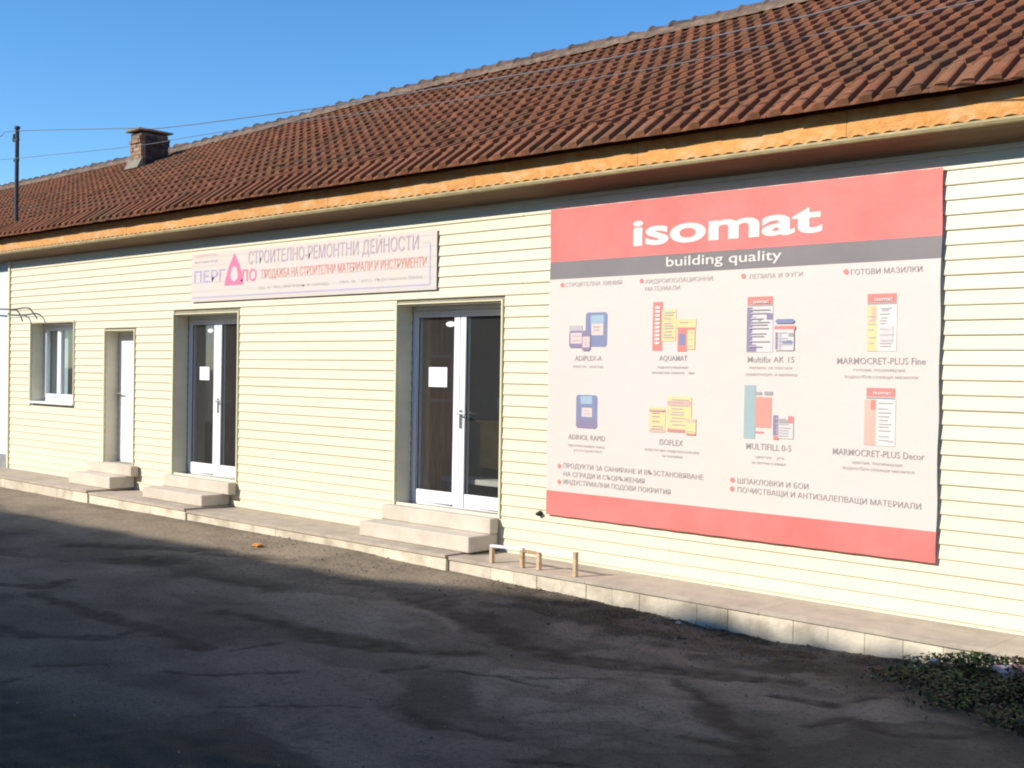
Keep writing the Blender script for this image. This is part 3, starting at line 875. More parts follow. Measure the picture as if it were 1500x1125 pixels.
for xx in (-0.1, 0.52):
    b = MB(); b.box(xx, xx + 0.05, 0.03, 0.55, 0, 0.90); b.build('desk_leg', M['black'], t)
t = empty('monitor', (-9.98, 1.42, 1.262)); tag(t, 'small pale screen standing on the tan desk', 'monitor')
b = MB(); b.box(-0.06, 0.22, 0, 0.04, 0.09, 0.27); b.build('screen', M['monitor'], t, bevel=0.006)
b = MB(); b.box(0.04, 0.12, -0.01, 0.09, 0, 0.012); b.box(0.07, 0.09, 0.02, 0.035, 0.012, 0.09); b.build('stand', M['black'], t)
t = empty('low_bench', (-10.6, 0.85, 0.33)); tag(t, 'low pale bench on the floor behind the glass door nearest the banner', 'bench')
b = MB(); b.box(0.2, 1.75, 0, 0.3, 0.20, 0.26); b.build('seat', M['intwall'], t, bevel=0.005)
for xx in (0.28, 1.6):
    b = MB(); b.box(xx, xx + 0.06, 0.04, 0.26, 0, 0.20); b.build('leg', M['intwall'], t)

# papers and stickers on the glass
def notice(x0, x1, z0, z1, label, lines=6):
    t = empty('paper_notice', ((x0 + x1) / 2, 0.229, z0)); tag(t, label, 'notice', 'notices taped to the glass doors')
    w = (x1 - x0) / 2; hh = z1 - z0
    b = MB(); b.box(-w, w, 0, 0.0015, 0, hh); b.build('sheet', M['paper'], t)
    b = MB()
    for i in range(lines):
        zz = hh * (0.86 - 0.13 * i)
        b.box(-w * 0.75, w * random.uniform(0.4, 0.8), -0.0012, -0.0004, zz - 0.004, zz)
    b.build('print', M['ink'], t)
notice(-9.955, -9.655, 1.662, 1.882, 'white paper notice on the glass door nearest the banner')
notice(-14.70, -14.455, 1.66, 1.845, 'white paper notice on the glass door under the faded sign')
def sticker(x, z, w, h, label):
    b = MB(); n = 20
    vs = [(w * math.cos(2 * math.pi * i / n), 0, h * math.sin(2 * math.pi * i / n)) for i in range(n)] + [(w * math.cos(2 * math.pi * i / n), 0.001, h * math.sin(2 * math.pi * i / n)) for i in range(n)]
    fs = [tuple(range(n)), tuple(reversed(range(n, 2 * n)))] + [(i, i + n, (i + 1) % n + n, (i + 1) % n) for i in range(n)]
    b.raw(vs, fs); o = b.build('oval_sticker', M['paper'], None); o.location = (x, 0.2285, z)
    tag(o, label, 'sticker', 'oval stickers at the top of the glass doors')
sticker(-9.61, 2.36, 0.075, 0.03, 'white oval sticker high on the glass door nearest the banner')
sticker(-14.44, 2.345, 0.07, 0.028, 'white oval sticker high on the glass door under the faded sign')

# ------------------------------------------------------------------ entrance steps
def steps(x0, x1, xm1, zp, zm, zt, yt, ym, label):
    t = empty('entrance_steps', ((x0 + x1) / 2, -0.2, zp)); tag(t, label, 'steps', 'concrete steps at the shop doors')
    off = t.location
    b = MB(); b.box(x0 - off.x, xm1 - off.x, ym - off.y, -0.028 - off.y, 0.002, zm - zp); b.build('step', M['concrete'], t, bevel=0.008)
    b = MB(); b.box(x0 + 0.02 - off.x, x1 - off.x, yt - off.y, -0.026 - off.y, zm - zp + 0.002, zt - zp); b.build('step', M['concrete'], t, bevel=0.008)
    b = MB(); b.box(OPEN_OF[label][0] - off.x + 0.016, OPEN_OF[label][1] - off.x - 0.013, -0.025 - off.y, 0.20 - off.y, zt - zp - 0.05, zt - zp - 0.001); b.build('threshold', M['concrete'], t)
OPEN_OF = {'two concrete steps below the glass door nearest the banner': (-10.223, -8.587), 'two concrete steps below the glass door under the faded sign': (-14.98, -13.398),
           'two concrete steps below the plain white door': (-16.955, -16.08)}
LB = list(OPEN_OF)
steps(-10.31, -8.575, -8.58, 0.010, 0.172, 0.335, -0.15, -0.45, LB[0])
steps(-15.02, -13.37, -13.52, 0.034, 0.18, 0.337, -0.15, -0.45, LB[1])
steps(-17.25, -15.89, -16.0, 0.062, 0.235, 0.384, -0.15, -0.42, LB[2])

# ------------------------------------------------------------------ lettering
def text_mesh(s, x0, x1, zb, cap, y, material, offset=0.0, sm=None):
    c = bpy.data.curves.new('lettering', 'FONT')
    c.body = s; c.resolution_u = 8 if cap > 0.08 else 2; c.offset = offset; c.fill_mode = 'FRONT'
    o = bpy.data.objects.new('lettering', c); COL.objects.link(o)
    dg = bpy.context.evaluated_depsgraph_get()
    me = bpy.data.meshes.new_from_object(o.evaluated_get(dg))
    bpy.data.objects.remove(o); bpy.data.curves.remove(c)
    xsn = [v.co.x for v in me.vertices]
    lo, hi = min(xsn), max(xsn)
    for v in me.vertices:
        u = (v.co.x - lo) / (hi - lo)
        xx = x0 + (x1 - x0) * u; zz = zb + v.co.y / 0.729 * cap
        v.co = (xx, y + (sm(xx, zz) if sm else 0), zz)
    me.materials.clear(); me.materials.append(material)
    me.update()
    return me
BANNER_TEXT = [
  ('isomat', -6.877, -4.921, 3.037, 0.178, 'white'),
  ('building quality', -6.490, -5.295, 2.823, 0.090, 'cream'),
  ('СТРОИТЕЛНА ХИМИЯ', -7.703, -6.999, 2.680, 0.043, 'textlight'),
  ('ХИДРОИЗОЛАЦИОННИ', -6.727, -5.984, 2.675, 0.041, 'textlight'),
  ('МАТЕРИАЛИ', -6.725, -6.334, 2.607, 0.041, 'textlight'),
  ('ЛЕПИЛА И ФУГИ', -5.613, -5.094, 2.672, 0.041, 'textlight'),
  ('ГОТОВИ МАЗИЛКИ', -4.661, -4.066, 2.665, 0.044, 'textgrey'),
  ('ADIPLEX-A', -7.556, -7.223, 1.963, 0.050, 'textgrey'),
  ('еластификатор', -7.581, -7.205, 1.896, 0.027, 'textlight'),
  ('AQUAMAT', -6.548, -6.239, 1.968, 0.050, 'textgrey'),
  ('хидроизолационна', -6.570, -6.230, 1.899, 0.025, 'textlight'),
  ('циментова замазка фина', -6.631, -6.163, 1.850, 0.025, 'textlight'),
  ('Multifix AK 15', -5.613, -5.161, 1.959, 0.053, 'textgrey'),
  ('лепило за плочки', -5.599, -5.182, 1.903, 0.026, 'textlight'),
  ('гранитогрес и мрамор', -5.632, -5.130, 1.847, 0.026, 'textlight'),
  ('MARMOCRET-PLUS Fine', -4.771, -4.027, 1.951, 0.055, 'textgrey'),
  ('готови, полимерни,', -4.625, -4.182, 1.894, 0.027, 'textlight'),
  ('водоотблъскващи мазилки', -4.702, -4.087, 1.839, 0.028, 'textlight'),
  ('ADINOL RAPID', -7.627, -7.165, 1.200, 0.053, 'textgrey'),
  ('противозамръзващ', -7.626, -7.172, 1.131, 0.027, 'textlight'),
  ('ускорител', -7.563, -7.204, 1.086, 0.027, 'textlight'),
  ('ISOFLEX', -6.525, -6.268, 1.203, 0.056, 'textgrey'),
  ('еластична хидроизолация', -6.694, -6.097, 1.142, 0.028, 'textlight'),
  ('за покриви', -6.499, -6.273, 1.094, 0.028, 'textlight'),
  ('MULTIFILL 0-5', -5.610, -5.176, 1.217, 0.056, 'textgrey'),
  ('цветна фуга', -5.517, -5.244, 1.146, 0.026, 'textlight'),
  ('за плочки и камък', -5.555, -5.220, 1.095, 0.026, 'textlight'),
  ('MARMOCRET-PLUS Decor', -4.792, -4.020, 1.219, 0.055, 'textgrey'),
  ('цветни, полимерни,', -4.622, -4.191, 1.156, 0.027, 'textlight'),
  ('водоотблъскващи мазилки', -4.701, -4.102, 1.107, 0.028, 'textlight'),
  ('ПРОДУКТИ ЗА САНИРАНЕ И ВЪЗСТАНОВЯВАНЕ', -7.683, -6.041, 0.918, 0.047, 'textgrey'),
  ('НА СГРАДИ И СЪОРЪЖЕНИЯ', -7.681, -6.688, 0.835, 0.047, 'textgrey'),
  ('ИНДУСТРИАЛНИ ПОДОВИ ПОКРИТИЯ', -7.680, -6.394, 0.758, 0.047, 'textgrey'),
  ('ШПАКЛОВКИ И БОИ', -5.688, -5.009, 0.916, 0.047, 'textgrey'),
  ('ПОЧИСТВАЩИ И АНТИЗАЛЕПВАЩИ МАТЕРИАЛИ', -5.686, -4.040, 0.839, 0.047, 'textgrey'),
]
DOTS = [(-7.739, 2.702), (-6.767, 2.703), (-5.668, 2.699), (-4.703, 2.693), (-7.737, 0.928), (-7.737, 0.773), (-5.74, 0.94), (-5.742, 0.864)]
SIGN_TEXT=[
  ('СТРОИТЕЛНО-РЕМОНТНИ ДЕЙНОСТИ', -13.146, -9.863, 3.176, 0.168, 'lilac'),
  ('–', -9.803, -9.670, 3.233, 0.023, 'lilac'),
  ('ПРОДАЖБА НА СТРОИТЕЛНИ МАТЕРИАЛИ И ИНСТРУМЕНТИ', -12.843, -9.732, 2.985, 0.109, 'signred'),
  ('гр. офис, магазин и склад', -12.900, -11.472, 2.852, 0.039, 'signgrey'),
  ('тел. и факс, търговска база', -11.263, -9.795, 2.860, 0.036, 'signgrey'),
  ('ПЕРГ', -14.438, -13.685, 2.986, 0.159, 'lilacblue'),
  ('ЛО', -13.318, -12.963, 2.963, 0.151, 'pink'),
  ('строителство', -14.446, -13.872, 3.332, 0.037, 'salmon'),
  ('търговия ООД', -14.444, -13.870, 3.251, 0.028, 'lilac'),
]
#TRI [(-13.478, 3.347), (-13.687, 2.942), (-13.239, 2.938), (-13.513, 3.191), (-13.572, 2.996), (-13.382, 2.997)]
PRINTS=[
  [('blue',-7.429,2.425,-7.164,2.097), ('sky',-7.367,2.399,-7.205,2.318), ('label',-7.358,2.317,-7.210,2.206), ('lilacgrey',-7.633,2.302,-7.470,2.250), ('purple',-7.632,2.252,-7.467,2.086), ('label',-7.614,2.231,-7.473,2.128), ('purple',-7.470,2.254,-7.362,2.056), ('label',-7.461,2.194,-7.373,2.091), ],
  [('red',-6.629,2.503,-6.520,2.058), ('yellow',-6.527,2.432,-6.369,2.144), ('yellow',-6.374,2.342,-6.149,2.265), ('red',-6.349,2.267,-6.248,2.052), ('blue',-6.333,2.212,-6.264,2.107), ('yellow',-6.245,2.248,-6.160,2.070), ('red',-6.245,2.266,-6.164,2.244), ],
  [('red',-5.622,2.518,-5.373,2.443), ('grey',-5.620,2.450,-5.372,2.428), ('pale',-5.628,2.435,-5.368,2.046), ('purple',-5.624,2.428,-5.569,2.050), ('purple',-5.570,2.110,-5.527,2.050), ('lilacgrey',-5.575,2.385,-5.427,2.371), ('lilacgrey',-5.574,2.350,-5.533,2.326), ('purple',-5.428,2.375,-5.374,2.323), ('grey',-5.513,2.320,-5.485,2.302), ('lilacgrey',-5.572,2.257,-5.531,2.245), ('blue',-5.347,2.323,-5.155,2.285), ('red',-5.350,2.266,-5.150,2.234), ('pale',-5.342,2.236,-5.162,2.060), ('purple',-5.338,2.213,-5.315,2.069), ('lilacgrey',-5.305,2.213,-5.282,2.069), ('blue',-5.278,2.146,-5.167,2.109), ('grey',-5.214,2.206,-5.168,2.177), ],
  [('red',-4.513,2.507,-4.271,2.431), ('grey',-4.512,2.438,-4.270,2.414), ('white',-4.515,2.420,-4.265,2.055), ('yellow',-4.515,2.416,-4.430,2.055), ('salmon',-4.474,2.402,-4.440,2.291), ('lilacgrey',-4.390,2.397,-4.333,2.368), ('pale',-4.405,2.252,-4.293,2.111), ],
  [('blue',-7.532,1.634,-7.268,1.314), ('sky',-7.479,1.622,-7.332,1.547), ('label',-7.460,1.511,-7.330,1.423), ('purple',-7.527,1.396,-7.268,1.314), ],
  [('yellow',-6.648,1.541,-6.466,1.315), ('red',-6.645,1.521,-6.470,1.499), ('salmon',-6.641,1.339,-6.466,1.315), ('yellow',-6.445,1.647,-6.183,1.329), ('pinkband',-6.444,1.607,-6.188,1.566), ('red',-6.437,1.357,-6.233,1.326), ('yellow',-6.241,1.456,-6.131,1.308), ('salmon',-6.241,1.446,-6.133,1.420), ('red',-6.236,1.321,-6.131,1.307), ],
  [('teal',-5.639,1.764,-5.526,1.306), ('salmonred',-5.528,1.665,-5.372,1.407), ('red',-5.522,1.372,-5.441,1.357), ('grey',-5.520,1.708,-5.466,1.683), ('grey',-5.440,1.714,-5.360,1.684), ('pale',-5.350,1.516,-5.157,1.323), ('purple',-5.351,1.516,-5.300,1.345), ('red',-5.347,1.343,-5.300,1.310), ('grey',-5.295,1.479,-5.207,1.452), ('red',-5.208,1.513,-5.164,1.454), ],
  [('red',-4.509,1.764,-4.270,1.698), ('grey',-4.508,1.692,-4.269,1.679), ('white',-4.429,1.675,-4.262,1.310), ('salmon',-4.522,1.672,-4.422,1.312), ('red',-4.468,1.667,-4.428,1.593), ('lilacgrey',-4.404,1.648,-4.284,1.640), ('lilacgrey',-4.318,1.355,-4.278,1.341), ],
]


def split_words(me, cap):
    """cut one line of text into its words at the wide gaps"""
    polys = [(min(me.vertices[v].co.x for v in p.vertices), max(me.vertices[v].co.x for v in p.vertices), tuple(p.vertices)) for p in me.polygons]
    polys.sort()
    groups = []; hi = -1e9; gap = 0.20 * cap
    for lo_, hi_, vs_ in polys:
        if lo_ > hi + gap: groups.append([])
        groups[-1].append(vs_); hi = max(hi, hi_)
    if len(groups) == 1: return [me]
    out = []
    for g in groups:
        idx = {}; vv = []; ff = []
        for f in g:
            for v in f:
                if v not in idx: idx[v] = len(vv); vv.append(tuple(me.vertices[v].co))
            ff.append(tuple(idx[v] for v in f))
        m_ = bpy.data.meshes.new('lettering'); m_.from_pydata(vv, [], ff); m_.materials.append(me.materials[0]); m_.update(); out.append(m_)
    return out

def wave(x, z):
    e = sstep(0, 0.5, x + 7.9) * sstep(0, 0.5, -3.92 - x)
    return -0.005 * noise.noise(Vector((x * 1.3, z * 1.1, 3))) - 0.003 * math.sin(z * 2.0 + x) - 0.004 * noise.noise(Vector((x * 5.0 + z * 4, z * 0.8, 9))) * sstep(-4.6, -3.95, x)

BX0, BX1, BZ0, BZ1 = -7.905, -3.918, 0.44, 3.448
ban = empty('product_banner', (-5.9, -0.04, 0.44))
tag(ban, 'large red, grey and white product banner fixed to the siding', 'banner')
BANO = Vector((-5.9, -0.04, 0.44))
YB = -0.044
b = MB(); vs = []; fs = []; mi = []
zr = [BZ0, 0.56, 0.680]
zz = 0.680
while zz < 2.76: zz += 0.104; zr.append(min(zz, 2.766))
zr += [2.85, 2.932, 3.03, 3.12, 3.21, 3.30, 3.38, BZ1]
nxb = 84
for z in zr:
    for i in range(nxb + 1):
        x = BX0 + (BX1 - BX0) * i / nxb
        ed = 0.0015 * math.sin(i * 0.9) if z in (BZ0, BZ1) else 0
        zx = 0.004 * math.sin(z * 9.0) if i in (0, nxb) else 0
        vs.append((x + zx, YB + wave(x, z), z + ed))
for j in range(len(zr) - 1):
    zm = (zr[j] + zr[j + 1]) / 2
    m_i = 0 if zm > 2.932 or zm < 0.68 else (1 if zm > 2.766 else 2)
    for i in range(nxb):
        fs.append((j * (nxb + 1) + i, j * (nxb + 1) + i + 1, (j + 1) * (nxb + 1) + i + 1, (j + 1) * (nxb + 1) + i)); mi.append(m_i)
b.v = vs; b.f = fs; b.m = mi
me = b.mesh('sheet', [M['b_red'], M['b_dark'], M['b_white']], smooth=True)
sh = link(bpy.data.objects.new('sheet', me), ban); sh.location = -BANO
rim = MB()
for i in range(nxb):
    for z in (BZ0, BZ1):
        xa = BX0 + (BX1 - BX0) * i / nxb; xb = BX0 + (BX1 - BX0) * (i + 1) / nxb
        ea = 0.0015 * math.sin(i * 0.9); eb = 0.0015 * math.sin((i + 1) * 0.9)
        rim.face([(xa, YB + wave(xa, z), z + ea), (xb, YB + wave(xb, z), z + eb), (xb, YB + wave(xb, z) + 0.004, z + eb), (xa, YB + wave(xa, z) + 0.004, z + ea)])
o = rim.build('hem', M['b_red'], ban, recalc=False); o.location = -BANO
for s, x0, x1, zb, cap, col in BANNER_TEXT:
    if s == 'isomat': me = text_mesh(s, x0, x1, zb, 0.245, YB - 0.003, M['white'], 0.028, wave)
    elif s == 'building quality': me = text_mesh(s, x0, x1, zb, cap, YB - 0.003, M['white'], 0.008, wave)
    else: me = text_mesh(s, x0, x1, zb, cap, YB - 0.003, M[col], 0.0015 if col == 'textgrey' else 0.0, wave)
    for w_ in split_words(me, cap):
        o = link(bpy.data.objects.new('lettering', w_), ban); o.location = -BANO
for (x, z) in DOTS:
    n = 10; rr = 0.023
    b = MB(); b.face([(x + rr * math.cos(2 * math.pi * i / n), YB - 0.003 + wave(x, z), z + rr * math.sin(2 * math.pi * i / n)) for i in range(n)])
    o = b.build('bullet_dot', M['red'], ban, recalc=False); o.location = -BANO
for ic in PRINTS:
    b = MB(); names = []
    for j, (col, x0, z1, x1, z0) in enumerate(ic):
        if col not in names: names.append(col)
        y = YB - 0.0025 - 0.0006 * j
        if col in ('blue', 'purple') and (x1 - x0) > 0.1:      # canister outline with chamfered shoulders
            c_ = 0.02
            pts = [(x0 + c_, z0), (x1 - c_, z0), (x1, z0 + c_), (x1, z1 - c_), (x1 - c_, z1), (x0 + c_, z1), (x0, z1 - c_), (x0, z0 + c_)]
        else: pts = [(x0, z0), (x1, z0), (x1, z1), (x0, z1)]
        b.face([(p[0], y + wave(p[0], p[1]), p[1]) for p in pts], names.index(col))
    for (col, x0, z1, x1, z0) in ic:
        w_, h_ = x1 - x0, z1 - z0
        if col in ('white', 'pale', 'yellow', 'label') and h_ > 0.075:
            if 'faintline' not in names: names.append('faintline')
            q = z1 - 0.028
            while q > z0 + 0.02:
                s0 = x0 + w_ * random.uniform(0.42, 0.48) if col == 'white' and w_ > 0.2 else x0 + w_ * random.uniform(0.12, 0.2); s1 = x0 + w_ * random.uniform(0.6, 0.9)
                if col == 'yellow' and random.random() < 0.5 and w_ < 0.12: q -= 0.03; continue
                y = YB - 0.0032 - 0.0006 * len(ic)
                b.face([(s0, y + wave(s0, q), q - 0.0045), (s1, y + wave(s1, q), q - 0.0045), (s1, y + wave(s1, q), q + 0.0045), (s0, y + wave(s0, q), q + 0.0045)], names.index('faintline'))
                q -= random.choice((0.022, 0.03, 0.045))
        if col == 'red' and w_ > 0.2 and h_ > 0.05:
            tm = text_mesh('isomat', x0 + w_ * 0.25, x1 - w_ * 0.12, z0 + h_ * 0.25, h_ * 0.42, YB - 0.0036 - 0.0006 * len(ic), M['white'], 0.02, wave)
            to = link(bpy.data.objects.new('lettering', tm), ban); to.location = -BANO
        if col == 'red' and h_ > 0.3:
            if 'white' not in names: names.append('white')
            q = z1 - 0.05
            while q > z0 + 0.05:
                y = YB - 0.0032 - 0.0006 * len(ic)
                b.face([(x0 + w_ * 0.25, y + wave(x0, q), q - 0.012), (x0 + w_ * 0.75, y + wave(x0, q), q - 0.012), (x0 + w_ * 0.75, y + wave(x0, q), q + 0.010), (x0 + w_ * 0.25, y + wave(x0, q), q + 0.010)], names.index('white'))
                q -= 0.036
    o = b.build('product_picture', [M[c] for c in names], ban, recalc=False); o.location = -BANO

# ------------------------------------------------------------------ faded long sign
SX0, SX1, SZ0, SZ1 = -14.52, -9.565, 2.725, 3.383
sg = empty('shop_sign', (-12, -0.03, SZ0)); SGO = Vector((-12, -0.03, SZ0))
tag(sg, 'faded pale cloth sign with lilac and red lettering above the doors', 'sign')
b = MB(); vs = []; fs = []
zs_ = [SZ0 + (SZ1 - SZ0) * i / 48 for i in range(49)]
for z in zs_:
    ph = ((z - 0.0184) / PITCH) % 1.0
    for i in range(61):
        x = SX0 + (SX1 - SX0) * i / 60
        vs.append((x, -0.0330 - 0.0022 * (1 - ph) * (1 if ph > 0.08 else ph / 0.08) + 0.0006 * noise.noise(Vector((x * 1.5, z * 2, 0))), z))
for j in range(48):
    for i in range(60): fs.append((j * 61 + i, j * 61 + i + 1, (j + 1) * 61 + i + 1, (j + 1) * 61 + i))
b.raw(vs, fs); o = b.build('sheet', M['sign'], sg, smooth=False, recalc=False); o.location = -SGO
YS = -0.0366
for s, x0, x1, zb, cap, col in SIGN_TEXT:
    me = text_mesh(s, x0, x1, zb, cap, YS, M[col], {'signred': 0.003, 'pink': 0.012}.get(col, 0.0))
    for w_ in split_words(me, cap):
        o = link(bpy.data.objects.new('lettering', w_), sg); o.location = -SGO
b = MB()
def flat(pts, y=YS, mi=0): b.face([(p[0], y, p[1]) for p in pts], mi)
tear = []
for i in range(25):                                          # rounded teardrop
    t_ = i / 24
    ang = 2 * math.pi * t_
    rr_ = 1.0
    px_ = math.sin(ang) * math.sin(ang / 2) ** 1.6
    pz_ = math.cos(ang)
    tear.append((-13.47 + 0.255 * px_, 3.135 + 0.215 * pz_))
flat([(-13.70, 2.925), (-13.26, 2.925), (-13.30, 3.05), (-13.66, 3.05)])
flat(tear[:-1], YS - 0.0004)
flat([(-13.47 + 0.085 * math.sin(2 * math.pi * i / 12), 3.055 + 0.085 * math.cos(2 * math.pi * i / 12) * (1.35 if i in (0, 1, 11) else 1)) for i in range(12)], YS - 0.0009, 1)
o = b.build('drop_emblem', [M['pink'], M['signpale']], sg, recalc=False); o.location = -SGO
b = MB()
flat([(SX0 + 0.05, SZ0 + 0.05), (SX1 - 0.10, SZ0 + 0.05), (SX1 - 0.10, SZ0 + 0.066), (SX0 + 0.05, SZ0 + 0.066)])
flat([(SX1 - 0.115, SZ0 + 0.066), (SX1 - 0.10, SZ0 + 0.066), (SX1 - 0.10, SZ1 - 0.14), (SX1 - 0.115, SZ1 - 0.14)])
o = b.build('border_line', M['frameline'], sg, recalc=False); o.location = -SGO

# ------------------------------------------------------------------ small fixings
b = MB(); b.tube([(-8.007, -0.014, 0.435), (-8.007, -0.05, 0.432)], [0.03, 0.022], 10); b.tube([(-8.03, -0.05, 0.43), (-7.975, -0.05, 0.447)], 0.014, 8)
o = b.build('wall_peg', M['black']); tag(o, 'small black peg on the siding at the lower left of the big banner', 'peg')
# low railing at the walkway edge
PO = [(-8.10, -0.60), (-7.71, -0.585), (-7.52, -0.56), (-7.05, -0.585)]
rl = empty('low_railing', (-7.6, -0.6, -0.008)); tag(rl, 'low ochre posts with white rails at the edge of the walkway', 'railing')
for i, (x, y) in enumerate(PO):
    hgt = [0.145, 0.17, 0.15, 0.225][i]
    b = MB(); b.box(x - 0.02, x + 0.02, y - 0.02, y + 0.02, 0, hgt); o = b.build('post', M['post'], rl, bevel=0.003); o.location = (7.6, 0.6, 0)
for i, m_ in ((0, 'rail'), (1, 'rustrail'), (2, 'rail')):
    (xa, ya), (xb, yb) = PO[i], PO[i + 1]
    za, zb = [(0.15, 0.165), (0.15, 0.14), (0.165, 0.175)][i]
    b = MB(); b.raw([(xa - 0.02, ya - 0.017, za), (xb + 0.015, yb - 0.017, zb), (xb + 0.015, yb + 0.017, zb), (xa - 0.02, ya + 0.017, za), (xa - 0.02, ya - 0.017, za + 0.026), (xb + 0.015, yb - 0.017, zb + 0.026), (xb + 0.015, yb + 0.017, zb + 0.026), (xa - 0.02, ya + 0.017, za + 0.026)],
                    [(0, 3, 2, 1), (4, 5, 6, 7), (0, 1, 5, 4), (1, 2, 6, 5), (2, 3, 7, 6), (3, 0, 4, 7)])
    o = b.build('rail', M[m_], rl, bevel=0.003); o.location = (7.6, 0.6, 0)

# mast on the roof and the overhead wires
ms = empty('roof_mast', (-19.85, -0.12, 4.15)); tag(ms, 'dark steel mast rising from the far left end of the roof', 'mast')
b = MB(); b.tube([(0, 0, -0.1), (0, 0, 1.62)], 0.034, 10); b.build('pole', M['iron'], ms)
b = MB(); b.box(-0.14, 0.05, -0.02, 0.02, 1.42, 1.46); b.box(-0.10, 0.05, -0.02, 0.02, 1.08, 1.12)
b.tube([(-0.12, 0, 1.46), (-0.12, 0, 1.55)], [0.03, 0.022], 8); b.tube([(0.0, 0, 1.62), (0.0, 0, 1.66)], 0.05, 8)
b.build('insulator_bracket', M['iron'], ms)
def cable(pts, r, label, cat, material):
    out = []
    P = [Vector(p) for p in pts]
    for i in range(len(P) - 1):
        p0 = P[max(0, i - 1)]; p1 = P[i]; p2 = P[i + 1]; p3 = P[min(len(P) - 1, i + 2)]
        for k in range(6):
            t = k / 6
            out.append(0.5 * ((2 * p1) + (-p0 + p2) * t + (2 * p0 - 5 * p1 + 4 * p2 - p3) * t * t + (-p0 + 3 * p1 - 3 * p2 + p3) * t ** 3))
    out.append(P[-1])
    b = MB(); b.tube(out, r, 6); o = b.build(label[0], M[material], None, smooth=True)
    tag(o, label[1], cat); return o
cable([(-24.812, -0.12, 5.526), (-22.132, -0.12, 5.651), (-20.524, -0.12, 5.726), (-19.988, -0.12, 5.751), (-15.818, -0.27, 5.237), (-14.765, -0.317, 5.103), (-11.303, -0.501, 4.84), (-9.367, -0.633, 4.717), (-7.076, -0.833, 4.571), (-5.741, -0.979, 4.499), (-5.043, -1.067, 4.476), (-4.552, -1.135, 4.45), (-4.122, -1.2, 4.443), (-3.262, -1.33, 4.429), (-1.542, -1.59, 4.401), (1.038, -1.98, 4.359)], 0.0062, ('overhead_cable', 'upper overhead cable running from the mast across the roof'), 'cable', 'cable')
cable([(-25.18, -0.142, 5.661), (-22.22, -0.147, 5.446), (-20.444, -0.15, 5.317), (-19.852, -0.151, 5.274), (-15.816, -0.268, 4.974), (-13.722, -0.345, 4.876), (-11.369, -0.45, 4.731), (-9.455, -0.554, 4.595), (-7.181, -0.711, 4.464), (-5.776, -0.833, 4.391), (-4.46, -0.972, 4.354), (-1.828, -1.25, 4.28), (3.436, -1.806, 4.132), (11.332, -2.64, 3.91)], 0.0042, ('overhead_cable', 'thinner lower overhead cable crossing the chimney at mid height'), 'cable', 'cable')

cable([(-21.6, -0.06, 2.79), (-20.379, -0.15, 2.768), (-19.844, -0.15, 2.755), (-19.33, -0.15, 2.765), (-19.126, -0.15, 2.69), (-18.97, -0.15, 2.58)], 0.012, ('hooked_cable', 'black cable end hooking down above the small window'), 'cable', 'blackcable')
cable([(-20.0, -0.14, 2.752), (-19.75, -0.15, 2.74), (-19.58, -0.16, 2.66), (-19.48, -0.16, 2.55)], 0.012, ('hooked_cable', 'shorter black cable end left of the longer one by the small window'), 'cable', 'blackcable')

# ------------------------------------------------------------------ litter and weeds by the kerb
def lump(name, loc, size, material, label, cat, seed=0, flat_=0.6):
    bm = bmesh.new(); bmesh.ops.create_icosphere(bm, subdivisions=3, radius=1.0)
    for v in bm.verts:
        nz = noise.noise(v.co * 1.6 + Vector((seed, 0, 0))) * 0.7 + noise.noise(v.co * 4 + Vector((seed, 3, 0))) * 0.25
        v.co *= (1 + nz)
        v.co = Vector((v.co.x * size[0], v.co.y * size[1], v.co.z * size[2] * flat_))
    me = bpy.data.meshes.new(name); bm.to_mesh(me); bm.free(); me.materials.append(material)
    o = link(bpy.data.objects.new(name, me)); o.location = loc
    return tag(o, label, cat)
lump('plastic_bag', (-3.04, -0.86, -0.10), (0.13, 0.10, 0.10), M['bagred'], 'crumpled red and white plastic bag lying in the weeds', 'bag', 3)
lump('litter_scrap', (-5.80, -0.72, -0.215), (0.03, 0.025, 0.02), M['litter'], 'tiny white scrap on the dark ground by the kerb', 'litter', 5)
lump('litter_scrap', (-3.58, -0.80, -0.12), (0.03, 0.028, 0.03), M['litterblue'], 'bluish crumpled scrap at the edge of the weeds', 'litter', 8)
lump('litter_scrap', (-3.66, -0.90, -0.16), (0.035, 0.03, 0.015), M['litter'], 'flat white scrap in front of the bluish scrap', 'litter', 11)
lump('brick_shard', (-11.05, -1.27, -0.105), (0.075, 0.05, 0.04), M['orange'], 'orange brick shard on the sunlit asphalt strip', 'brick shard', 14)

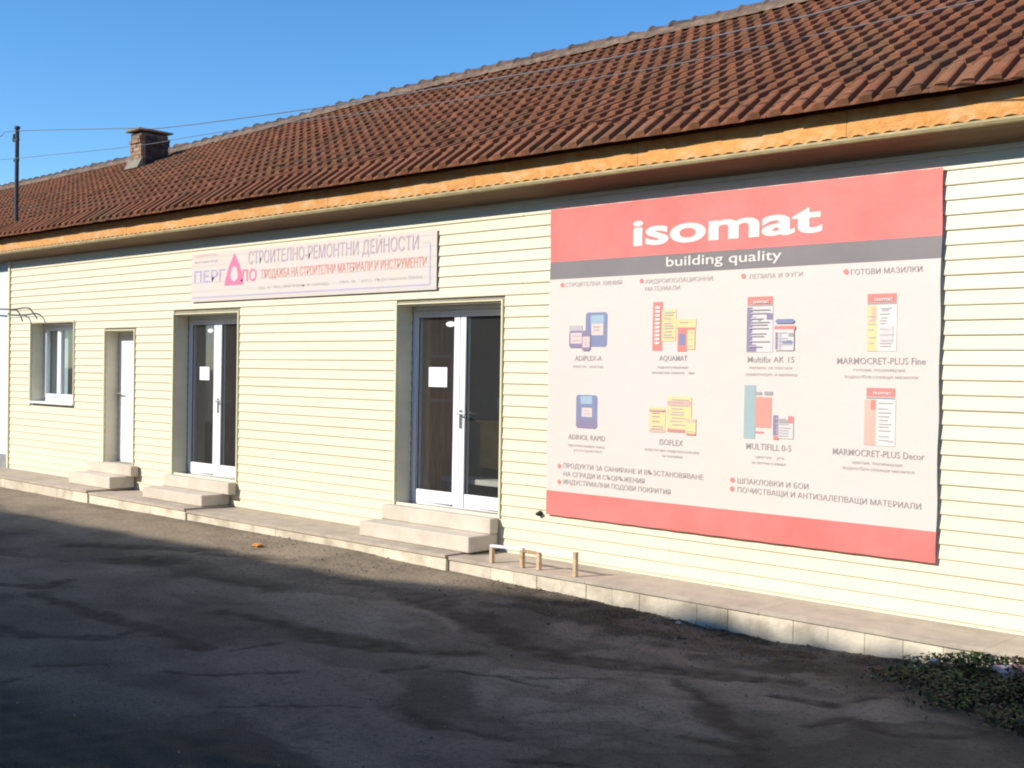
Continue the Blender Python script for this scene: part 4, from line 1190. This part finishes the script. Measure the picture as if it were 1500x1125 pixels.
b = MB(); tint = []
random.seed(21)
cnt = 0
def leafq(p, size, yaw, tilt, mi):
    c, s = math.cos(yaw), math.sin(yaw); ct, st = math.cos(tilt), math.sin(tilt)
    pts = []
    for (u, v) in ((0, -0.5), (0.38, -0.1), (0.22, 0.35), (0, 0.55), (-0.22, 0.35), (-0.38, -0.1)):
        a, d = u * size, v * size
        pts.append((p[0] + a * c - d * ct * s, p[1] + a * s + d * ct * c, p[2] + d * st + abs(u) * size * 0.25))
    b.face(pts, mi)
for i in range(42000):
    x = random.uniform(-4.6, -1.2); y = random.uniform(-2.2, -0.60)
    d = sstep(-3.95, -3.1, x + 0.4 * noise.noise(Vector((x * 2.5, y * 2.5, 4)))) * sstep(-2.0, -1.1, y + 0.25 * (x + 3) + 0.45 * noise.noise(Vector((x * 3, y * 3, 1))))
    cl = 0.5 + 0.9 * noise.noise(Vector((x * 4.0, y * 4.0, 7)))
    if random.random() > d * max(0.05, cl + 0.25): continue
    hmax = 0.025 + 0.10 * max(0, cl) * d * sstep(-1.9, -0.7, y) + 0.06 * sstep(-3.9, -3.2, x) * sstep(-1.0, -0.75, y)
    z = gbase(x, y) + random.random() ** 0.7 * hmax + 0.01
    if y > -0.66 and z < 0.0: continue
    leafq((x, y, z), random.uniform(0.014, 0.042), random.uniform(0, 6.28), random.uniform(-0.6, 1.1), 0 if random.random() < 0.86 else 1)
    tint.append(random.random())
me = b.mesh('weeds', [M['leaf'], M['dryleaf']])
at = me.attributes.new('tint', 'FLOAT', 'FACE'); at.data.foreach_set('value', tint)
o = link(bpy.data.objects.new('weeds', me)); tag(o, 'low dark weeds and ivy growing against the end of the kerb', 'weeds', kind='stuff')
b = MB(); tint = []
for i in range(3400):
    if i % 3: x = random.uniform(-12, -2.2); y = -0.68 - abs(random.gauss(0, 0.55))
    else: x = random.uniform(-12, -2.5); y = random.uniform(-5.8, -0.8)
    if y < -6.5: continue
    s = random.uniform(0.003, 0.009) * (1.6 if random.random() < 0.04 else 1)
    z = gbase(x, y) + s * 0.3
    pts = [(x + s * random.uniform(0.8, 1.4), y, z), (x, y + s * random.uniform(0.8, 1.3), z), (x - s * random.uniform(0.8, 1.4), y, z), (x, y - s * random.uniform(0.8, 1.3), z), (x, y, z + s * random.uniform(0.7, 1.1)), (x, y, z - s)]
    b.raw(pts, [(0, 1, 4), (1, 2, 4), (2, 3, 4), (3, 0, 4), (1, 0, 5), (2, 1, 5), (3, 2, 5), (0, 3, 5)])
    tint += [random.random()] * 8
me = b.mesh('gravel', [M['gravel']])
at = me.attributes.new('tint', 'FLOAT', 'FACE'); at.data.foreach_set('value', tint)
o = link(bpy.data.objects.new('gravel', me)); tag(o, 'loose grit and small stones scattered over the asphalt yard', 'gravel', kind='stuff')
b = MB(); tint = []
for i in range(1500):
    x = random.uniform(-8.5, -3.0); y = -0.66 - abs(random.gauss(0, 0.35))
    if random.random() > sstep(-8.5, -5.5, x): continue
    leafq((x, y, gbase(x, y) + 0.012), random.uniform(0.015, 0.04), random.uniform(0, 6.28), random.uniform(-0.3, 0.3), 0)
    tint.append(random.random())
me = b.mesh('fallen_leaves', [M['dryleaf']])
at = me.attributes.new('tint', 'FLOAT', 'FACE'); at.data.foreach_set('value', tint)
o = link(bpy.data.objects.new('fallen_leaves', me)); tag(o, 'dry leaves and grit scattered along the foot of the kerb', 'leaves', kind='stuff')

# ------------------------------------------------------------------ the building across the yard (behind the camera), whose shade covers the asphalt
BY = -15.0
def shade_z(qx):
    # height on the roof edge so that its shade ends where the photograph shows
    qy = interp(qx, [-30, -16, -12, -9.3, -8.6, -7.6, -6.3, -5.6, -4.6, 5], [-2.0, -1.9, -1.66, -1.62, -1.25, -0.85, -0.66, -0.66, -0.66, -0.66])
    qz = interp(qx, [-30, -9, -7.6, -6.9, -6.35, -6.0, -5.5, -5.2, -4.0, 5], [-0.12, -0.13, -0.165, -0.14, -0.085, -0.09, -0.19, -0.215, -0.17, -0.12])
    bump_ = 0.075 * abs(math.sin((qx + 3.437) * math.pi / 0.604 + 0.9)) + 0.02 * noise.noise(Vector((qx * 3, 0, 1))) if qx > -5.4 else 0.06 * noise.noise(Vector((qx * 1.6, 0, 0)))
    return qz + 0.66 * (qy - BY) + bump_
ap = empty('apartment_block', (-14, -20, 0)); tag(ap, 'tall grey rendered building across the yard behind the viewer', 'building')
APO = Vector((-14, -20, 0))
b = MB(); vs = []; n = 260
for i in range(n + 1):
    qx = -32 + 38.0 * i / n
    cx = qx - 0.42 * (-0.7 - BY)
    zt = shade_z(qx)
    vs += [(cx, BY, -0.5), (cx, BY, zt), (cx, BY - 11, zt - 0.6), (cx, BY - 11, -0.5)]
fs = []
for i in range(n):
    for k in range(3): fs.append((i * 4 + k, (i + 1) * 4 + k, (i + 1) * 4 + k + 1, i * 4 + k + 1))
fs += [(0, 1, 2, 3), (n * 4 + 3, n * 4 + 2, n * 4 + 1, n * 4)]
b.raw(vs, fs); o = b.build('wall', M['block'], ap); o.location = -APO
for fl in range(3):
    for k in range(11):
        xx = -36.5 + k * 3.2
        b = MB(); b.box(xx, xx + 1.3, BY - 0.02, BY + 0.03, 0.9 + fl * 2.9, 2.3 + fl * 2.9)
        o = b.build('window', M['upvc'], ap); o.location = -APO
        b = MB(); b.box(xx + 0.08, xx + 1.22, BY + 0.031, BY + 0.034, 0.98 + fl * 2.9, 2.22 + fl * 2.9)
        pn = b.build('pane', M['black'], o)
